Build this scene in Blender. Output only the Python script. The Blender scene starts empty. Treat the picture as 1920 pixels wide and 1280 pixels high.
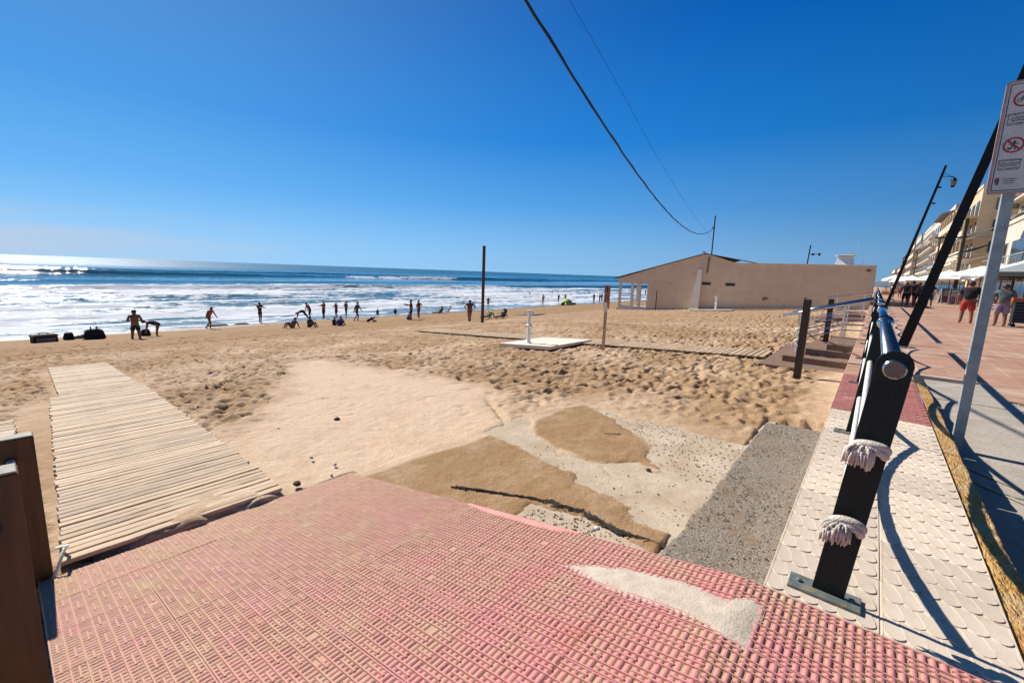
import bpy, bmesh, math, random
import numpy as np
from mathutils import Vector, Matrix, Euler
random.seed(7); rng = np.random.default_rng(11)
C = bpy.context.scene.collection
R = math.radians
scene = bpy.context.scene

# ------------------------------------------------------------------ camera
CAM = dict(roll=math.atan(42/1160.), pitch=R(9.0487), yaw=R(39.658), f=811.0, h=1.45)
cd = bpy.data.cameras.new('camera'); cam = bpy.data.objects.new('camera', cd); C.objects.link(cam)
cd.sensor_fit = 'HORIZONTAL'; cd.sensor_width = 36.0; cd.lens = 36.0*CAM['f']/1920.0
cd.clip_start = 0.05; cd.clip_end = 60000
fw = Vector((-math.sin(CAM['yaw'])*math.cos(CAM['pitch']), math.cos(CAM['yaw'])*math.cos(CAM['pitch']), -math.sin(CAM['pitch'])))
rt0 = Vector((math.cos(CAM['yaw']), math.sin(CAM['yaw']), 0)); up0 = rt0.cross(fw)
cr, sr = math.cos(CAM['roll']), math.sin(CAM['roll'])
rt = cr*rt0 + sr*up0; up = -sr*rt0 + cr*up0
cam.matrix_world = Matrix(((rt.x, up.x, -fw.x, 0), (rt.y, up.y, -fw.y, 0), (rt.z, up.z, -fw.z, CAM['h']), (0, 0, 0, 1)))
scene.camera = cam

# ------------------------------------------------------------------ sky, sun, exposure
SUN_EL = R(39.0); SUN_AZ = R(-88.0)          # azimuth from +Y, clockwise positive (so the sun stands over the sea)
w = bpy.data.worlds.new('World'); scene.world = w; w.use_nodes = True
nt = w.node_tree; nt.nodes.clear()
def N(nt, t, **k):
    n = nt.nodes.new(t)
    for a, v in k.items(): setattr(n, a, v)
    return n
out = N(nt, 'ShaderNodeOutputWorld'); bg = N(nt, 'ShaderNodeBackground')
sky = N(nt, 'ShaderNodeTexSky', sky_type='NISHITA', sun_disc=False, sun_elevation=SUN_EL, sun_rotation=SUN_AZ,
        altitude=0, air_density=1.0, dust_density=0.35, ozone_density=3.0)
hs = N(nt, 'ShaderNodeHueSaturation'); hs.inputs['Saturation'].default_value = 1.30; hs.inputs['Value'].default_value = 1.0
gm = N(nt, 'ShaderNodeGamma'); gm.inputs['Gamma'].default_value = 1.12
nt.links.new(sky.outputs[0], hs.inputs['Color']); nt.links.new(hs.outputs[0], gm.inputs[0])
# thin pale cloud bank low over the sea
tc = N(nt, 'ShaderNodeTexCoord'); sx = N(nt, 'ShaderNodeSeparateXYZ'); nt.links.new(tc.outputs['Generated'], sx.inputs[0])
mp = N(nt, 'ShaderNodeMapping'); mp.inputs['Scale'].default_value = (3, 3, 22); nt.links.new(tc.outputs['Generated'], mp.inputs[0])
nz = N(nt, 'ShaderNodeTexNoise'); nz.inputs['Scale'].default_value = 1.3; nz.inputs['Detail'].default_value = 5; nt.links.new(mp.outputs[0], nz.inputs[0])
mr = N(nt, 'ShaderNodeMapRange'); mr.inputs[1].default_value = 0.088; mr.inputs[2].default_value = 0.035; mr.clamp = True
nt.links.new(sx.outputs['Z'], mr.inputs[0])
my = N(nt, 'ShaderNodeMapRange'); my.inputs[1].default_value = 0.45; my.inputs[2].default_value = -0.10; nt.links.new(sx.outputs['Y'], my.inputs[0])
mn = N(nt, 'ShaderNodeMapRange'); mn.inputs[1].default_value = 0.30; mn.inputs[2].default_value = 0.55; nt.links.new(nz.outputs[0], mn.inputs[0])
m1 = N(nt, 'ShaderNodeMath', operation='MULTIPLY'); nt.links.new(mr.outputs[0], m1.inputs[0]); nt.links.new(my.outputs[0], m1.inputs[1])
m2 = N(nt, 'ShaderNodeMath', operation='MULTIPLY'); nt.links.new(m1.outputs[0], m2.inputs[0]); nt.links.new(mn.outputs[0], m2.inputs[1])
m3 = N(nt, 'ShaderNodeMath', operation='MULTIPLY'); nt.links.new(m2.outputs[0], m3.inputs[0]); m3.inputs[1].default_value = 1.0
# clear-sky gradient laid over the Nishita sky: pale at the sea horizon, deep blue aloft, brighter towards the sun
SK = 8.9
cr_ = N(nt, 'ShaderNodeValToRGB'); el = cr_.color_ramp; el.elements[0].position = 0.0; el.elements[0].color = (0.26, 0.53, 0.84, 1); el.elements[1].position = 1.0; el.elements[1].color = (0.002, 0.022, 0.085, 1)
for p_, c_ in ((0.05, (0.215, 0.48, 0.83)), (0.14, (0.088, 0.34, 0.76)), (0.27, (0.014, 0.205, 0.64)), (0.46, (0.0, 0.110, 0.46)), (0.66, (0.001, 0.055, 0.24))):
    e_ = el.elements.new(p_); e_.color = (*c_, 1)
nt.links.new(sx.outputs['Z'], cr_.inputs[0])
dt = N(nt, 'ShaderNodeVectorMath', operation='DOT_PRODUCT'); nt.links.new(tc.outputs['Generated'], dt.inputs[0])
dt.inputs[1].default_value = (math.sin(SUN_AZ)*math.cos(SUN_EL), math.cos(SUN_AZ)*math.cos(SUN_EL), math.sin(SUN_EL))
br = N(nt, 'ShaderNodeMapRange', interpolation_type='SMOOTHSTEP'); br.inputs[1].default_value = -0.6; br.inputs[2].default_value = 0.85; br.inputs[3].default_value = 0.50*SK; br.inputs[4].default_value = 1.22*SK; nt.links.new(dt.outputs['Value'], br.inputs[0])
vs_ = N(nt, 'ShaderNodeVectorMath', operation='SCALE'); nt.links.new(cr_.outputs[0], vs_.inputs[0]); nt.links.new(br.outputs[0], vs_.inputs['Scale'])
pw = N(nt, 'ShaderNodeMath', operation='POWER'); pw.inputs[1].default_value = 5; mxx = N(nt, 'ShaderNodeMath', operation='MAXIMUM'); mxx.inputs[1].default_value = 0; nt.links.new(dt.outputs['Value'], mxx.inputs[0]); nt.links.new(mxx.outputs[0], pw.inputs[0])
gl = N(nt, 'ShaderNodeVectorMath', operation='SCALE'); gl.inputs[0].default_value = (0.85, 1.5, 1.3); nt.links.new(pw.outputs[0], gl.inputs['Scale'])
ga = N(nt, 'ShaderNodeVectorMath', operation='ADD'); nt.links.new(vs_.outputs[0], ga.inputs[0]); nt.links.new(gl.outputs[0], ga.inputs[1])
mg = N(nt, 'ShaderNodeMixRGB'); mg.inputs[0].default_value = 0.975; nt.links.new(gm.outputs[0], mg.inputs[1]); nt.links.new(ga.outputs[0], mg.inputs[2])
mx = N(nt, 'ShaderNodeMixRGB'); nt.links.new(m3.outputs[0], mx.inputs[0]); nt.links.new(mg.outputs[0], mx.inputs[1]); mx.inputs[2].default_value = (5.0, 6.0, 7.6, 1)
nt.links.new(mx.outputs[0], bg.inputs[0]); bg.inputs[1].default_value = 0.075; nt.links.new(bg.outputs[0], out.inputs[0])
sd = bpy.data.lights.new('sun', 'SUN'); sd.energy = 5.0; sd.angle = R(0.53); sd.color = (1.0, 0.955, 0.88)
sun = bpy.data.objects.new('sun', sd); C.objects.link(sun)
tos = Vector((math.sin(SUN_AZ)*math.cos(SUN_EL), math.cos(SUN_AZ)*math.cos(SUN_EL), math.sin(SUN_EL)))
sun.rotation_euler = tos.to_track_quat('Z', 'Y').to_euler(); sun.location = (0, 0, 30)
scene.view_settings.view_transform = 'Standard'; scene.view_settings.look = 'None'
scene.view_settings.exposure = 0.45; scene.view_settings.gamma = 1.0
scene.render.engine = 'CYCLES'

# ------------------------------------------------------------------ helpers
def pm(name, c1, c2=None, scale=4.0, rough=0.7, metal=0.0, bump=0.0, bscale=60.0, stretch=(1, 1, 1), c3=None, s3=0.7, spec=0.5, world=False, lo=0.35, hi=0.65, t3=(0.5, 0.7), vary=0.12):
    m = bpy.data.materials.new(name); m.use_nodes = True; t = m.node_tree; b = t.nodes['Principled BSDF']
    b.inputs['Roughness'].default_value = rough; b.inputs['Metallic'].default_value = metal; b.inputs['Specular IOR Level'].default_value = spec
    if c2 is None: c2 = tuple(x*0.78 for x in c1)
    if world:
        g = N(t, 'ShaderNodeNewGeometry'); src = g.outputs['Position']
    else:
        g = N(t, 'ShaderNodeTexCoord'); src = g.outputs['Object']
    mp = N(t, 'ShaderNodeMapping'); mp.inputs['Scale'].default_value = stretch; t.links.new(src, mp.inputs[0])
    n = N(t, 'ShaderNodeTexNoise'); n.inputs['Scale'].default_value = scale; n.inputs['Detail'].default_value = 6; n.inputs['Roughness'].default_value = 0.62
    t.links.new(mp.outputs[0], n.inputs[0])
    r = N(t, 'ShaderNodeMapRange'); r.inputs[1].default_value = lo; r.inputs[2].default_value = hi; t.links.new(n.outputs[0], r.inputs[0])
    x = N(t, 'ShaderNodeMixRGB'); x.inputs[1].default_value = (*c1, 1); x.inputs[2].default_value = (*c2, 1); t.links.new(r.outputs[0], x.inputs[0])
    # per-object tint
    oi = N(t, 'ShaderNodeObjectInfo'); rr = N(t, 'ShaderNodeMapRange'); rr.inputs[3].default_value = 1-vary; rr.inputs[4].default_value = 1+vary*.6; t.links.new(oi.outputs['Random'], rr.inputs[0])
    vm = N(t, 'ShaderNodeVectorMath', operation='SCALE'); t.links.new(x.outputs[0], vm.inputs[0]); t.links.new(rr.outputs[0], vm.inputs['Scale'])
    col = vm.outputs[0]
    if c3 is not None:
        n3 = N(t, 'ShaderNodeTexNoise'); n3.inputs['Scale'].default_value = s3; n3.inputs['Detail'].default_value = 7; n3.inputs['Roughness'].default_value = 0.7
        g3 = N(t, 'ShaderNodeNewGeometry'); t.links.new(g3.outputs['Position'], n3.inputs[0])
        r3 = N(t, 'ShaderNodeMapRange'); r3.inputs[1].default_value = t3[0]; r3.inputs[2].default_value = t3[1]; t.links.new(n3.outputs[0], r3.inputs[0])
        x3 = N(t, 'ShaderNodeMixRGB'); t.links.new(r3.outputs[0], x3.inputs[0]); t.links.new(col, x3.inputs[1]); x3.inputs[2].default_value = (*c3, 1); col = x3.outputs[0]
    t.links.new(col, b.inputs['Base Color'])
    if bump > 0:
        nb = N(t, 'ShaderNodeTexNoise'); nb.inputs['Scale'].default_value = bscale; nb.inputs['Detail'].default_value = 5; t.links.new(mp.outputs[0], nb.inputs[0])
        bp = N(t, 'ShaderNodeBump'); bp.inputs['Strength'].default_value = bump; bp.inputs['Distance'].default_value = 0.02
        t.links.new(nb.outputs[0], bp.inputs['Height']); t.links.new(bp.outputs[0], b.inputs['Normal'])
    return m

class MB:
    def __init__(s): s.v = []; s.f = []
    def add(s, vs, fs):
        o = len(s.v); s.v += [tuple(p) for p in vs]; s.f += [tuple(i+o for i in f) for f in fs]; return s
    def box(s, x0, x1, y0, y1, z0, z1, rot=None, piv=None, bev=0.0):
        if bev > 0:
            b = bev; vs = []
            for z, i in ((z0, 0), (z1-b, 0), (z1, b)):
                vs += [(x0+i, y0+i, z), (x1-i, y0+i, z), (x1-i, y1-i, z), (x0+i, y1-i, z)]
            fs = [(0, 3, 2, 1), (8, 9, 10, 11)]
            for k in (0, 4):
                for i in range(4):
                    j = (i+1) % 4; fs.append((k+i, k+j, k+4+j, k+4+i))
        else:
            vs = [(x0, y0, z0), (x1, y0, z0), (x1, y1, z0), (x0, y1, z0), (x0, y0, z1), (x1, y0, z1), (x1, y1, z1), (x0, y1, z1)]
            fs = [(0, 3, 2, 1), (4, 5, 6, 7), (0, 1, 5, 4), (1, 2, 6, 5), (2, 3, 7, 6), (3, 0, 4, 7)]
        if rot is not None:
            pv = Vector(piv) if piv else Vector(((x0+x1)/2, (y0+y1)/2, (z0+z1)/2)); m = Euler(rot).to_matrix()
            vs = [tuple(m @ (Vector(p)-pv) + pv) for p in vs]
        return s.add(vs, fs)
    def tube(s, pts, r, n=8, cap=True):
        pts = [Vector(p) for p in pts]; k = len(pts); rs = r if isinstance(r, (list, tuple)) else [r]*k
        vs = []; fs = []; ref = None
        for i, p in enumerate(pts):
            d = (pts[min(i+1, k-1)]-pts[max(i-1, 0)]); d = d.normalized() if d.length > 1e-9 else Vector((0, 0, 1))
            if ref is None: ref = Vector((0, 0, 1)) if abs(d.z) < 0.9 else Vector((1, 0, 0))
            a = d.cross(ref).normalized(); b = a.cross(d).normalized(); ref = b
            for j in range(n):
                t = 2*math.pi*j/n; vs.append(tuple(p + (a*math.cos(t)+b*math.sin(t))*rs[i]))
        for i in range(k-1):
            for j in range(n):
                j2 = (j+1) % n; fs.append((i*n+j, i*n+j2, (i+1)*n+j2, (i+1)*n+j))
        if cap: fs += [tuple(reversed(range(n))), tuple(range((k-1)*n, k*n))]
        return s.add(vs, fs)
    def prism(s, poly, a, b, axis='y'):
        # poly: 2-D outline; extruded along an axis between a and b
        def P(u, v, t): return {'y': (u, t, v), 'z': (u, v, t), 'x': (t, u, v)}[axis]
        n = len(poly); vs = [P(u, v, a) for u, v in poly]+[P(u, v, b) for u, v in poly]
        fs = [tuple(range(n)), tuple(reversed(range(n, 2*n)))]+[(i, n+i, n+(i+1) % n, (i+1) % n) for i in range(n)]
        return s.add(vs, fs)
    def lathe(s, prof, n=16, c=(0, 0, 0)):
        vs = []; fs = []
        for r, z in prof:
            for j in range(n):
                t = 2*math.pi*j/n; vs.append((c[0]+r*math.cos(t), c[1]+r*math.sin(t), c[2]+z))
        for i in range(len(prof)-1):
            for j in range(n):
                j2 = (j+1) % n; fs.append((i*n+j, i*n+j2, (i+1)*n+j2, (i+1)*n+j))
        fs += [tuple(reversed(range(n))), tuple(range((len(prof)-1)*n, len(prof)*n))]
        return s.add(vs, fs)
    def ell(s, c, r, n=10, k=6, zmin=-1.0):
        prof = []
        vs = []; fs = []
        for i in range(k+1):
            ph = -math.pi/2+math.pi*i/k; z = max(math.sin(ph), zmin)
            for j in range(n):
                t = 2*math.pi*j/n; vs.append((c[0]+r[0]*math.cos(ph)*math.cos(t), c[1]+r[1]*math.cos(ph)*math.sin(t), c[2]+r[2]*z))
        for i in range(k):
            for j in range(n):
                j2 = (j+1) % n; fs.append((i*n+j, i*n+j2, (i+1)*n+j2, (i+1)*n+j))
        return s.add(vs, fs)
    def mesh(s, name, smooth=False, fixn=True):
        m = bpy.data.meshes.new(name); m.from_pydata(s.v, [], s.f)
        if fixn:
            b = bmesh.new(); b.from_mesh(m); bmesh.ops.recalc_face_normals(b, faces=b.faces); b.to_mesh(m); b.free()
        if smooth: m.shade_smooth() if hasattr(m, 'shade_smooth') else None
        m.update(); return m

def obj(name, mb, mat, parent=None, smooth=False, local=False, fixn=True):
    """one mesh object; vertices are given in world space and moved into the parent's frame (parents are unrotated here)"""
    if isinstance(mb, MB):
        if parent is not None and not local:
            o = Vector((0, 0, 0)); p = parent
            while p is not None: o += p.location; p = p.parent
            mb.v = [(a-o.x, b-o.y, c-o.z) for a, b, c in mb.v]
        me = mb.mesh(name, smooth, fixn)
    else: me = mb
    ob = bpy.data.objects.new(name, me); C.objects.link(ob)
    if mat is not None and not me.materials: me.materials.append(mat)
    if parent is not None: ob.parent = parent
    return ob
def thing(name, label, cat, loc=(0, 0, 0), group=None, rz=0.0):
    o = bpy.data.objects.new(name, None); C.objects.link(o); o.location = loc; o.rotation_euler = (0, 0, rz); o.empty_display_size = 0.1
    return tag(o, label, cat, group)
def tag(o, label, cat, group=None):
    o['label'] = label; o['category'] = cat
    if group: o['group'] = group
    return o
def struct(o, kind='structure'): o['kind'] = kind; return o
def inst(name, me, parent, loc, rot=(0, 0, 0), scale=(1, 1, 1)):
    o = bpy.data.objects.new(name, me); C.objects.link(o); o.parent = parent; o.location = loc; o.rotation_euler = rot; o.scale = scale; return o
def copy_tree(o, parent=None):
    c = o.copy(); C.objects.link(c); c.parent = parent
    for ch in o.children: copy_tree(ch, c)
    return c

# value noise in numpy
def vnoise(x, y, seed=0):
    r = np.random.default_rng(seed).random((256, 256)); xi = np.floor(x).astype(int); yi = np.floor(y).astype(int)
    fx = x-xi; fy = y-yi; fx = fx*fx*(3-2*fx); fy = fy*fy*(3-2*fy)
    a = r[xi & 255, yi & 255]; b = r[(xi+1) & 255, yi & 255]; c = r[xi & 255, (yi+1) & 255]; d = r[(xi+1) & 255, (yi+1) & 255]
    return (a*(1-fx)+b*fx)*(1-fy)+(c*(1-fx)+d*fx)*fy-0.5
def fbm(x, y, o=4, seed=0):
    s = 0; a = 1.0
    for k in range(o): s = s+a*vnoise(x*2**k+17.3*k, y*2**k-9.1*k, seed+k); a *= 0.5
    return s
def sdpoly(px, py, poly):
    """signed distance to a polygon, negative inside"""
    P = np.array(poly, float); n = len(P); d = np.full(px.shape, 1e9); ins = np.zeros(px.shape, bool)
    for i in range(n):
        a = P[i]; b = P[(i+1) % n]; e = b-a; wx = px-a[0]; wy = py-a[1]
        t = np.clip((wx*e[0]+wy*e[1])/(e@e+1e-12), 0, 1); d = np.minimum(d, np.hypot(wx-e[0]*t, wy-e[1]*t))
        c = ((a[1] > py) != (b[1] > py)) & (px < (b[0]-a[0])*(py-a[1])/(b[1]-a[1]+1e-12)+a[0]); ins ^= c
    return np.where(ins, -d, d)
def grid_mesh(name, X, Y, Z, attrs=None):
    nx, ny = X.shape; v = np.stack([X, Y, Z], -1).reshape(-1, 3).astype(np.float32)
    i = np.arange(nx*ny).reshape(nx, ny); q = np.stack([i[:-1, :-1], i[1:, :-1], i[1:, 1:], i[:-1, 1:]], -1).reshape(-1, 4)
    m = bpy.data.meshes.new(name); m.vertices.add(len(v)); m.vertices.foreach_set('co', v.ravel())
    m.loops.add(q.size); m.loops.foreach_set('vertex_index', q.ravel().astype(np.int32))
    m.polygons.add(len(q)); m.polygons.foreach_set('loop_start', np.arange(0, q.size, 4, dtype=np.int32))
    m.update(calc_edges=True); m.validate()
    m.polygons.foreach_set('use_smooth', np.ones(len(q), bool))
    for k, a in (attrs or {}).items():
        at = m.attributes.new(k, 'FLOAT', 'POINT'); at.data.foreach_set('value', a.reshape(-1).astype(np.float32))
    return m
def beach_z(x): return -0.35+0.08*x          # x is negative towards the sea
SEA = -3.40

# ------------------------------------------------------------------ materials
M = {}
M['conc'] = pm('concrete', (0.42, 0.39, 0.34), (0.30, 0.28, 0.24), 6, 0.85, bump=0.35, bscale=90)
M['conc_pale'] = pm('pale_concrete', (0.60, 0.475, 0.345), (0.46, 0.34, 0.22), 2.4, 0.9, bump=0.7, bscale=110, c3=(0.30, 0.235, 0.16), s3=34, t3=(0.55, 0.66))
M['wood_grey'] = pm('weathered_timber', (0.62, 0.455, 0.31), (0.42, 0.285, 0.175), 3, 0.8, bump=0.3, bscale=20, stretch=(8, 0.7, 8), c3=(0.50, 0.36, 0.22), s3=1.8, t3=(0.42, 0.62), vary=.30)
M['wood_brown'] = pm('brown_stained_timber', (0.085, 0.034, 0.010), (0.040, 0.016, 0.005), 3, 0.6, bump=0.2, bscale=14, stretch=(7, 7, 0.6))
M['wood_end'] = pm('bleached_end_grain', (0.42, 0.38, 0.32), (0.28, 0.24, 0.19), 20, 0.8)
M['wood_dark'] = pm('dark_timber', (0.06, 0.032, 0.018), (0.03, 0.017, 0.01), 4, 0.6, bump=0.2, bscale=15, stretch=(7, 7, .6))
M['green_steel'] = pm('bottle_green_painted_steel', (0.002, 0.008, 0.006), (0.010, 0.018, 0.015), 90, 0.5, 0.0, bump=0.25, bscale=240, spec=.28, c3=(0.035, 0.03, 0.022), s3=40, t3=(.62, .72))
M['black_steel'] = pm('black_painted_steel', (0.004, 0.005, 0.006), (0.008, 0.008, 0.008), 10, 0.5, spec=.25)
M['stainless'] = pm('stainless_steel', (0.62, 0.62, 0.62), (0.52, 0.52, 0.52), 5, 0.16, 1.0)
M['stain_cap'] = pm('brushed_steel_cap', (0.20, 0.15, 0.125), (0.15, 0.11, 0.09), 3, 0.45, 0.5)
M['galv'] = pm('galvanised_steel', (0.33, 0.37, 0.37), (0.22, 0.25, 0.26), 14, 0.6, 0.0)
M['plate'] = pm('worn_steel_plate', (0.19, 0.21, 0.19), (0.11, 0.13, 0.12), 18, 0.55, 0.2, c3=(0.36, 0.22, 0.08), s3=16, t3=(0.55, 0.66))
M['rope'] = pm('cotton_rope', (0.82, 0.74, 0.64), (0.62, 0.52, 0.42), 30, 0.9, bump=0.8, bscale=160)
M['rope_plain'] = pm('white_rope', (0.74, 0.72, 0.68), (0.6, 0.57, 0.52), 12, 0.85, bump=0.3, bscale=100)
M['kerb'] = pm('ochre_painted_kerb', (0.60, 0.34, 0.09), (0.44, 0.20, 0.04), 9, 0.85, bump=1.0, bscale=35, stretch=(2, .7, 1), c3=(0.52, 0.36, 0.18), s3=3.0, t3=(0.45, 0.62))
M['white_tile'] = pm('cream_fish_scale_paving', (0.70, 0.58, 0.45), (0.62, 0.50, 0.385), 5, 0.7, bump=0.15, bscale=160, c3=(0.50, 0.38, 0.24), s3=3.2, t3=(0.57, 0.72))
M['red_tile'] = pm('red_fish_scale_paving', (0.42, 0.15, 0.13), (0.33, 0.12, 0.10), 5, 0.7, bump=0.15, bscale=160, c3=(0.50, 0.33, 0.24), s3=3.0, t3=(0.55, 0.72))
M['terra'] = pm('terracotta_paver', (0.48, 0.27, 0.175), (0.38, 0.195, 0.12), 2.5, 0.75, stretch=(1, 1, 1), bump=0.08, bscale=60, c3=(0.53, 0.36, 0.26), s3=0.6, t3=(0.45, 0.65))
M['grout'] = pm('pale_grout', (0.52, 0.38, 0.28), (0.42, 0.30, 0.22), 8, 0.9)
M['step'] = pm('brown_stone_steps', (0.27, 0.165, 0.11), (0.18, 0.105, 0.07), 7, 0.8, bump=0.2)
M['plaster'] = pm('taupe_rendered_wall', (0.84, 0.64, 0.43), (0.77, 0.57, 0.38), 1.5, 0.9, bump=0.3, bscale=30, c3=(0.68, 0.50, 0.33), s3=0.5, t3=(0.5, 0.75))
M['cream'] = pm('cream_limewash', (0.80, 0.72, 0.58), (0.70, 0.61, 0.48), 3, 0.9, bump=0.3, bscale=20)
M['white'] = pm('white_paint', (0.74, 0.72, 0.68), (0.68, 0.66, 0.62), 4, 0.6)
M['white_cloth'] = pm('white_canvas', (0.80, 0.79, 0.76), (0.70, 0.69, 0.67), 2, 0.85)
M['rooftile'] = pm('brown_roofing', (0.13, 0.075, 0.05), (0.08, 0.05, 0.035), 6, 0.8)
M['glass'] = pm('dark_window_glass', (0.035, 0.045, 0.05), (0.06, 0.07, 0.075), 2, 0.12, spec=0.8)
M['beige'] = pm('beige_facade', (0.62, 0.48, 0.30), (0.55, 0.42, 0.26), 1.2, 0.85)
M['beige2'] = pm('pale_beige_facade', (0.64, 0.53, 0.39), (0.56, 0.45, 0.32), 1.2, 0.85)
M['facwhite'] = pm('off_white_facade', (0.64, 0.55, 0.44), (0.55, 0.46, 0.36), 1.2, 0.85)
M['facpink'] = pm('salmon_facade', (0.55, 0.34, 0.25), (0.47, 0.28, 0.2), 1.2, 0.85)
M['dark'] = pm('dark_interior', (0.02, 0.018, 0.016), (0.035, 0.03, 0.025), 3, 0.8)
M['skin'] = pm('suntanned_skin', (0.24, 0.105, 0.062), (0.19, 0.085, 0.05), 8, 0.5)
M['skin2'] = pm('fair_skin', (0.52, 0.31, 0.22), (0.46, 0.26, 0.18), 8, 0.5)
M['hair'] = pm('dark_hair', (0.022, 0.014, 0.01), (0.04, 0.026, 0.018), 20, 0.5)
def cloth(n, c): 
    if n not in M: M[n] = pm(n+'_fabric', c, tuple(x*0.7 for x in c), 9, 0.85)
    return M[n]
cloth('black', (0.015, 0.015, 0.018)); cloth('navy', (0.015, 0.022, 0.06)); cloth('redc', (0.55, 0.045, 0.035)); cloth('orange', (0.60, 0.13, 0.06))
cloth('lilac', (0.33, 0.24, 0.34)); cloth('blue', (0.03, 0.10, 0.28)); cloth('maroon', (0.25, 0.03, 0.05)); cloth('pinkc', (0.45, 0.13, 0.16))
cloth('lime', (0.42, 0.52, 0.12)); cloth('olive', (0.05, 0.07, 0.02)); cloth('brownc', (0.16, 0.09, 0.06)); cloth('greyc', (0.25, 0.27, 0.27)); cloth('purple', (0.10, 0.06, 0.2))
cloth('green', (0.03, 0.12, 0.05)); cloth('print', (0.10, 0.13, 0.13))

# ------------------------------------------------------------------ beach sand
SMOOTH = [(-12.36, 4.56), (-13.51, 5.92), (-12.26, 6.65), (-9.01, 6.62), (-6.17, 5.97), (-5.26, 5.56), (-3.7, 4.47), (-3.64, 4.02), (-3.85, 2.06), (-4.02, 1.71), (-5.46, 1.79), (-6.87, 2.06), (-8.52, 3.12)]
DAMP = [(-3.61, 3.99), (-3.79, 2.02), (-0.87, 2.5), (-0.93, 3.12), (-1.13, 3.12), (-1.25, 3.14), (-1.36, 3.31), (-1.63, 3.41), (-1.95, 3.44), (-2.08, 3.62), (-2.46, 3.68), (-3.06, 3.89)]
DAMP2 = [(-3.17, 4.36), (-3.53, 4.8), (-3.52, 5.63), (-3.34, 5.95), (-2.59, 5.53), (-2.24, 5.24), (-1.83, 4.82), (-1.45, 4.2), (-1.7, 4.21), (-2.18, 3.93), (-2.73, 4.13)]
EXPO = [(-3.74, 4.02), (-3.80, 4.9), (-3.51, 4.75), (-3.17, 4.36), (-2.73, 4.13), (-2.18, 3.93), (-1.7, 4.21), (-1.5, 4.16), (-1.83, 4.82), (-2.24, 5.24), (-2.59, 5.53), (-3.39, 6.04), (-2.59, 5.73), (-1.83, 5.73), (-1.23, 5.52), (-0.85, 5.45), (-0.85, 4.69), (-0.85, 3.58), (-0.85, 3.1), (-1.13, 3.12), (-1.25, 3.14), (-1.36, 3.31), (-1.63, 3.41), (-1.95, 3.44), (-2.08, 3.62), (-2.46, 3.68), (-3.06, 3.89)]
EXPO2 = [(-2.05, 2.80), (-1.98, 2.55), (-1.94, 2.3), (-1.37, 2.3), (-0.92, 2.3), (-0.98, 2.76), (-1.15, 2.78), (-1.24, 2.84), (-1.45, 2.88), (-1.64, 2.92), (-1.85, 2.86)]
def axis(a, b, s0, k, c):
    p = [a]
    while p[-1] < b: p.append(p[-1]+s0+k*abs(p[-1]-c))
    return np.array(p)
gx = -axis(0.20, 62, 0.026, 0.0045, 1.5)[::-1]; gy = axis(-9, 330, 0.028, 0.0058, 3.0)
X, Y = np.meshgrid(gx, gy, indexing='ij')
Zb = beach_z(X)
# gentle dunes, then trampled sand
Z = Zb.copy(); dist = np.hypot(X, Y)
Z += 0.05*fbm(X*0.25, Y*0.25, 3, 3)*np.clip((np.abs(X)-1.5)/4, 0, 1)
wob = 0.22*fbm(X*1.7, Y*1.7, 3, 31)
dS = sdpoly(X, Y, SMOOTH)+wob*2.4+np.clip((-X-6.0)/4.5, 0, 1)*0.75; dD = sdpoly(X, Y, DAMP)+wob*0.3; dD2 = sdpoly(X, Y, DAMP2)+wob*0.3
calm = np.clip(np.minimum(np.minimum(dS/0.9, dD/.35), dD2/.35)+0.35, 0.0, 1.0)
trod = calm*np.clip((np.abs(X)-0.0)/0.8, 0.5, 1)
wetz = np.clip((np.abs(X)-27)/4, 0, 1)            # firmer, raked sand by the water
trod *= 1-0.75*wetz
Z += trod*(0.032*fbm(X*1.5, Y*1.9, 4, 5)+0.017*fbm(X*6.5, Y*5.5, 3, 8))+(1-trod)*0.012*fbm(X*1.6+0.7*Y, Y*1.1, 4, 12)
# wheel ruts parallel to the shore
for xr in (-22.3, -24.0, -27.6, -29.3):
    Z -= 0.05*np.exp(-((X-xr-0.25*np.sin(Y*0.11))/0.14)**2)*(0.6+0.8*(vnoise(X*0, Y*0.9, 4)+0.5))
# foot prints
nf = 24000
fxs = -np.abs(rng.exponential(11.0, nf))-0.6; fys = rng.uniform(-1.5, 1, nf)*0+rng.exponential(14, nf)-1.0; fa = rng.uniform(0, math.pi, nf)
for i in range(nf):
    x, y = fxs[i], fys[i]
    if x < -31 or y > 75: continue
    i0, i1 = np.searchsorted(gx, (x-0.34, x+0.34)); j0, j1 = np.searchsorted(gy, (y-0.34, y+0.34))
    if i1 <= i0+1 or j1 <= j0+1: continue
    sl = (slice(i0, i1), slice(j0, j1)); k = float(trod[sl].mean())
    if k < 0.72 and rng.random() > 0.11: continue
    k = max(k, 0.3)
    k *= 1.9 if rng.random() < .16 else 1.0
    c, s = math.cos(fa[i]), math.sin(fa[i]); dx = X[sl]-x; dy = Y[sl]-y; u = (dx*c+dy*s)/0.125; v = (-dx*s+dy*c)/0.060
    q = u*u+v*v; dep = rng.uniform(0.018, 0.042)*k*(.42+min(1.9, math.hypot(x, y)/11.5))
    Z[sl] += -dep*np.exp(-q*1.1)+dep*0.22*np.exp(-((np.sqrt(q)-1.65)/0.45)**2)
# dip under the ramp, the walkways lie on top
inr = (X > -4.02) & (Y < 2.27); rz = 0.19*(X+0.32)
Z = np.where(inr, np.minimum(Z-0.3, rz-0.12), Z)
Z -= 0.05*np.exp(-((X+4.2)/1.6)**2-((Y-1.6)/2.0)**2)*(~inr)
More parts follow.
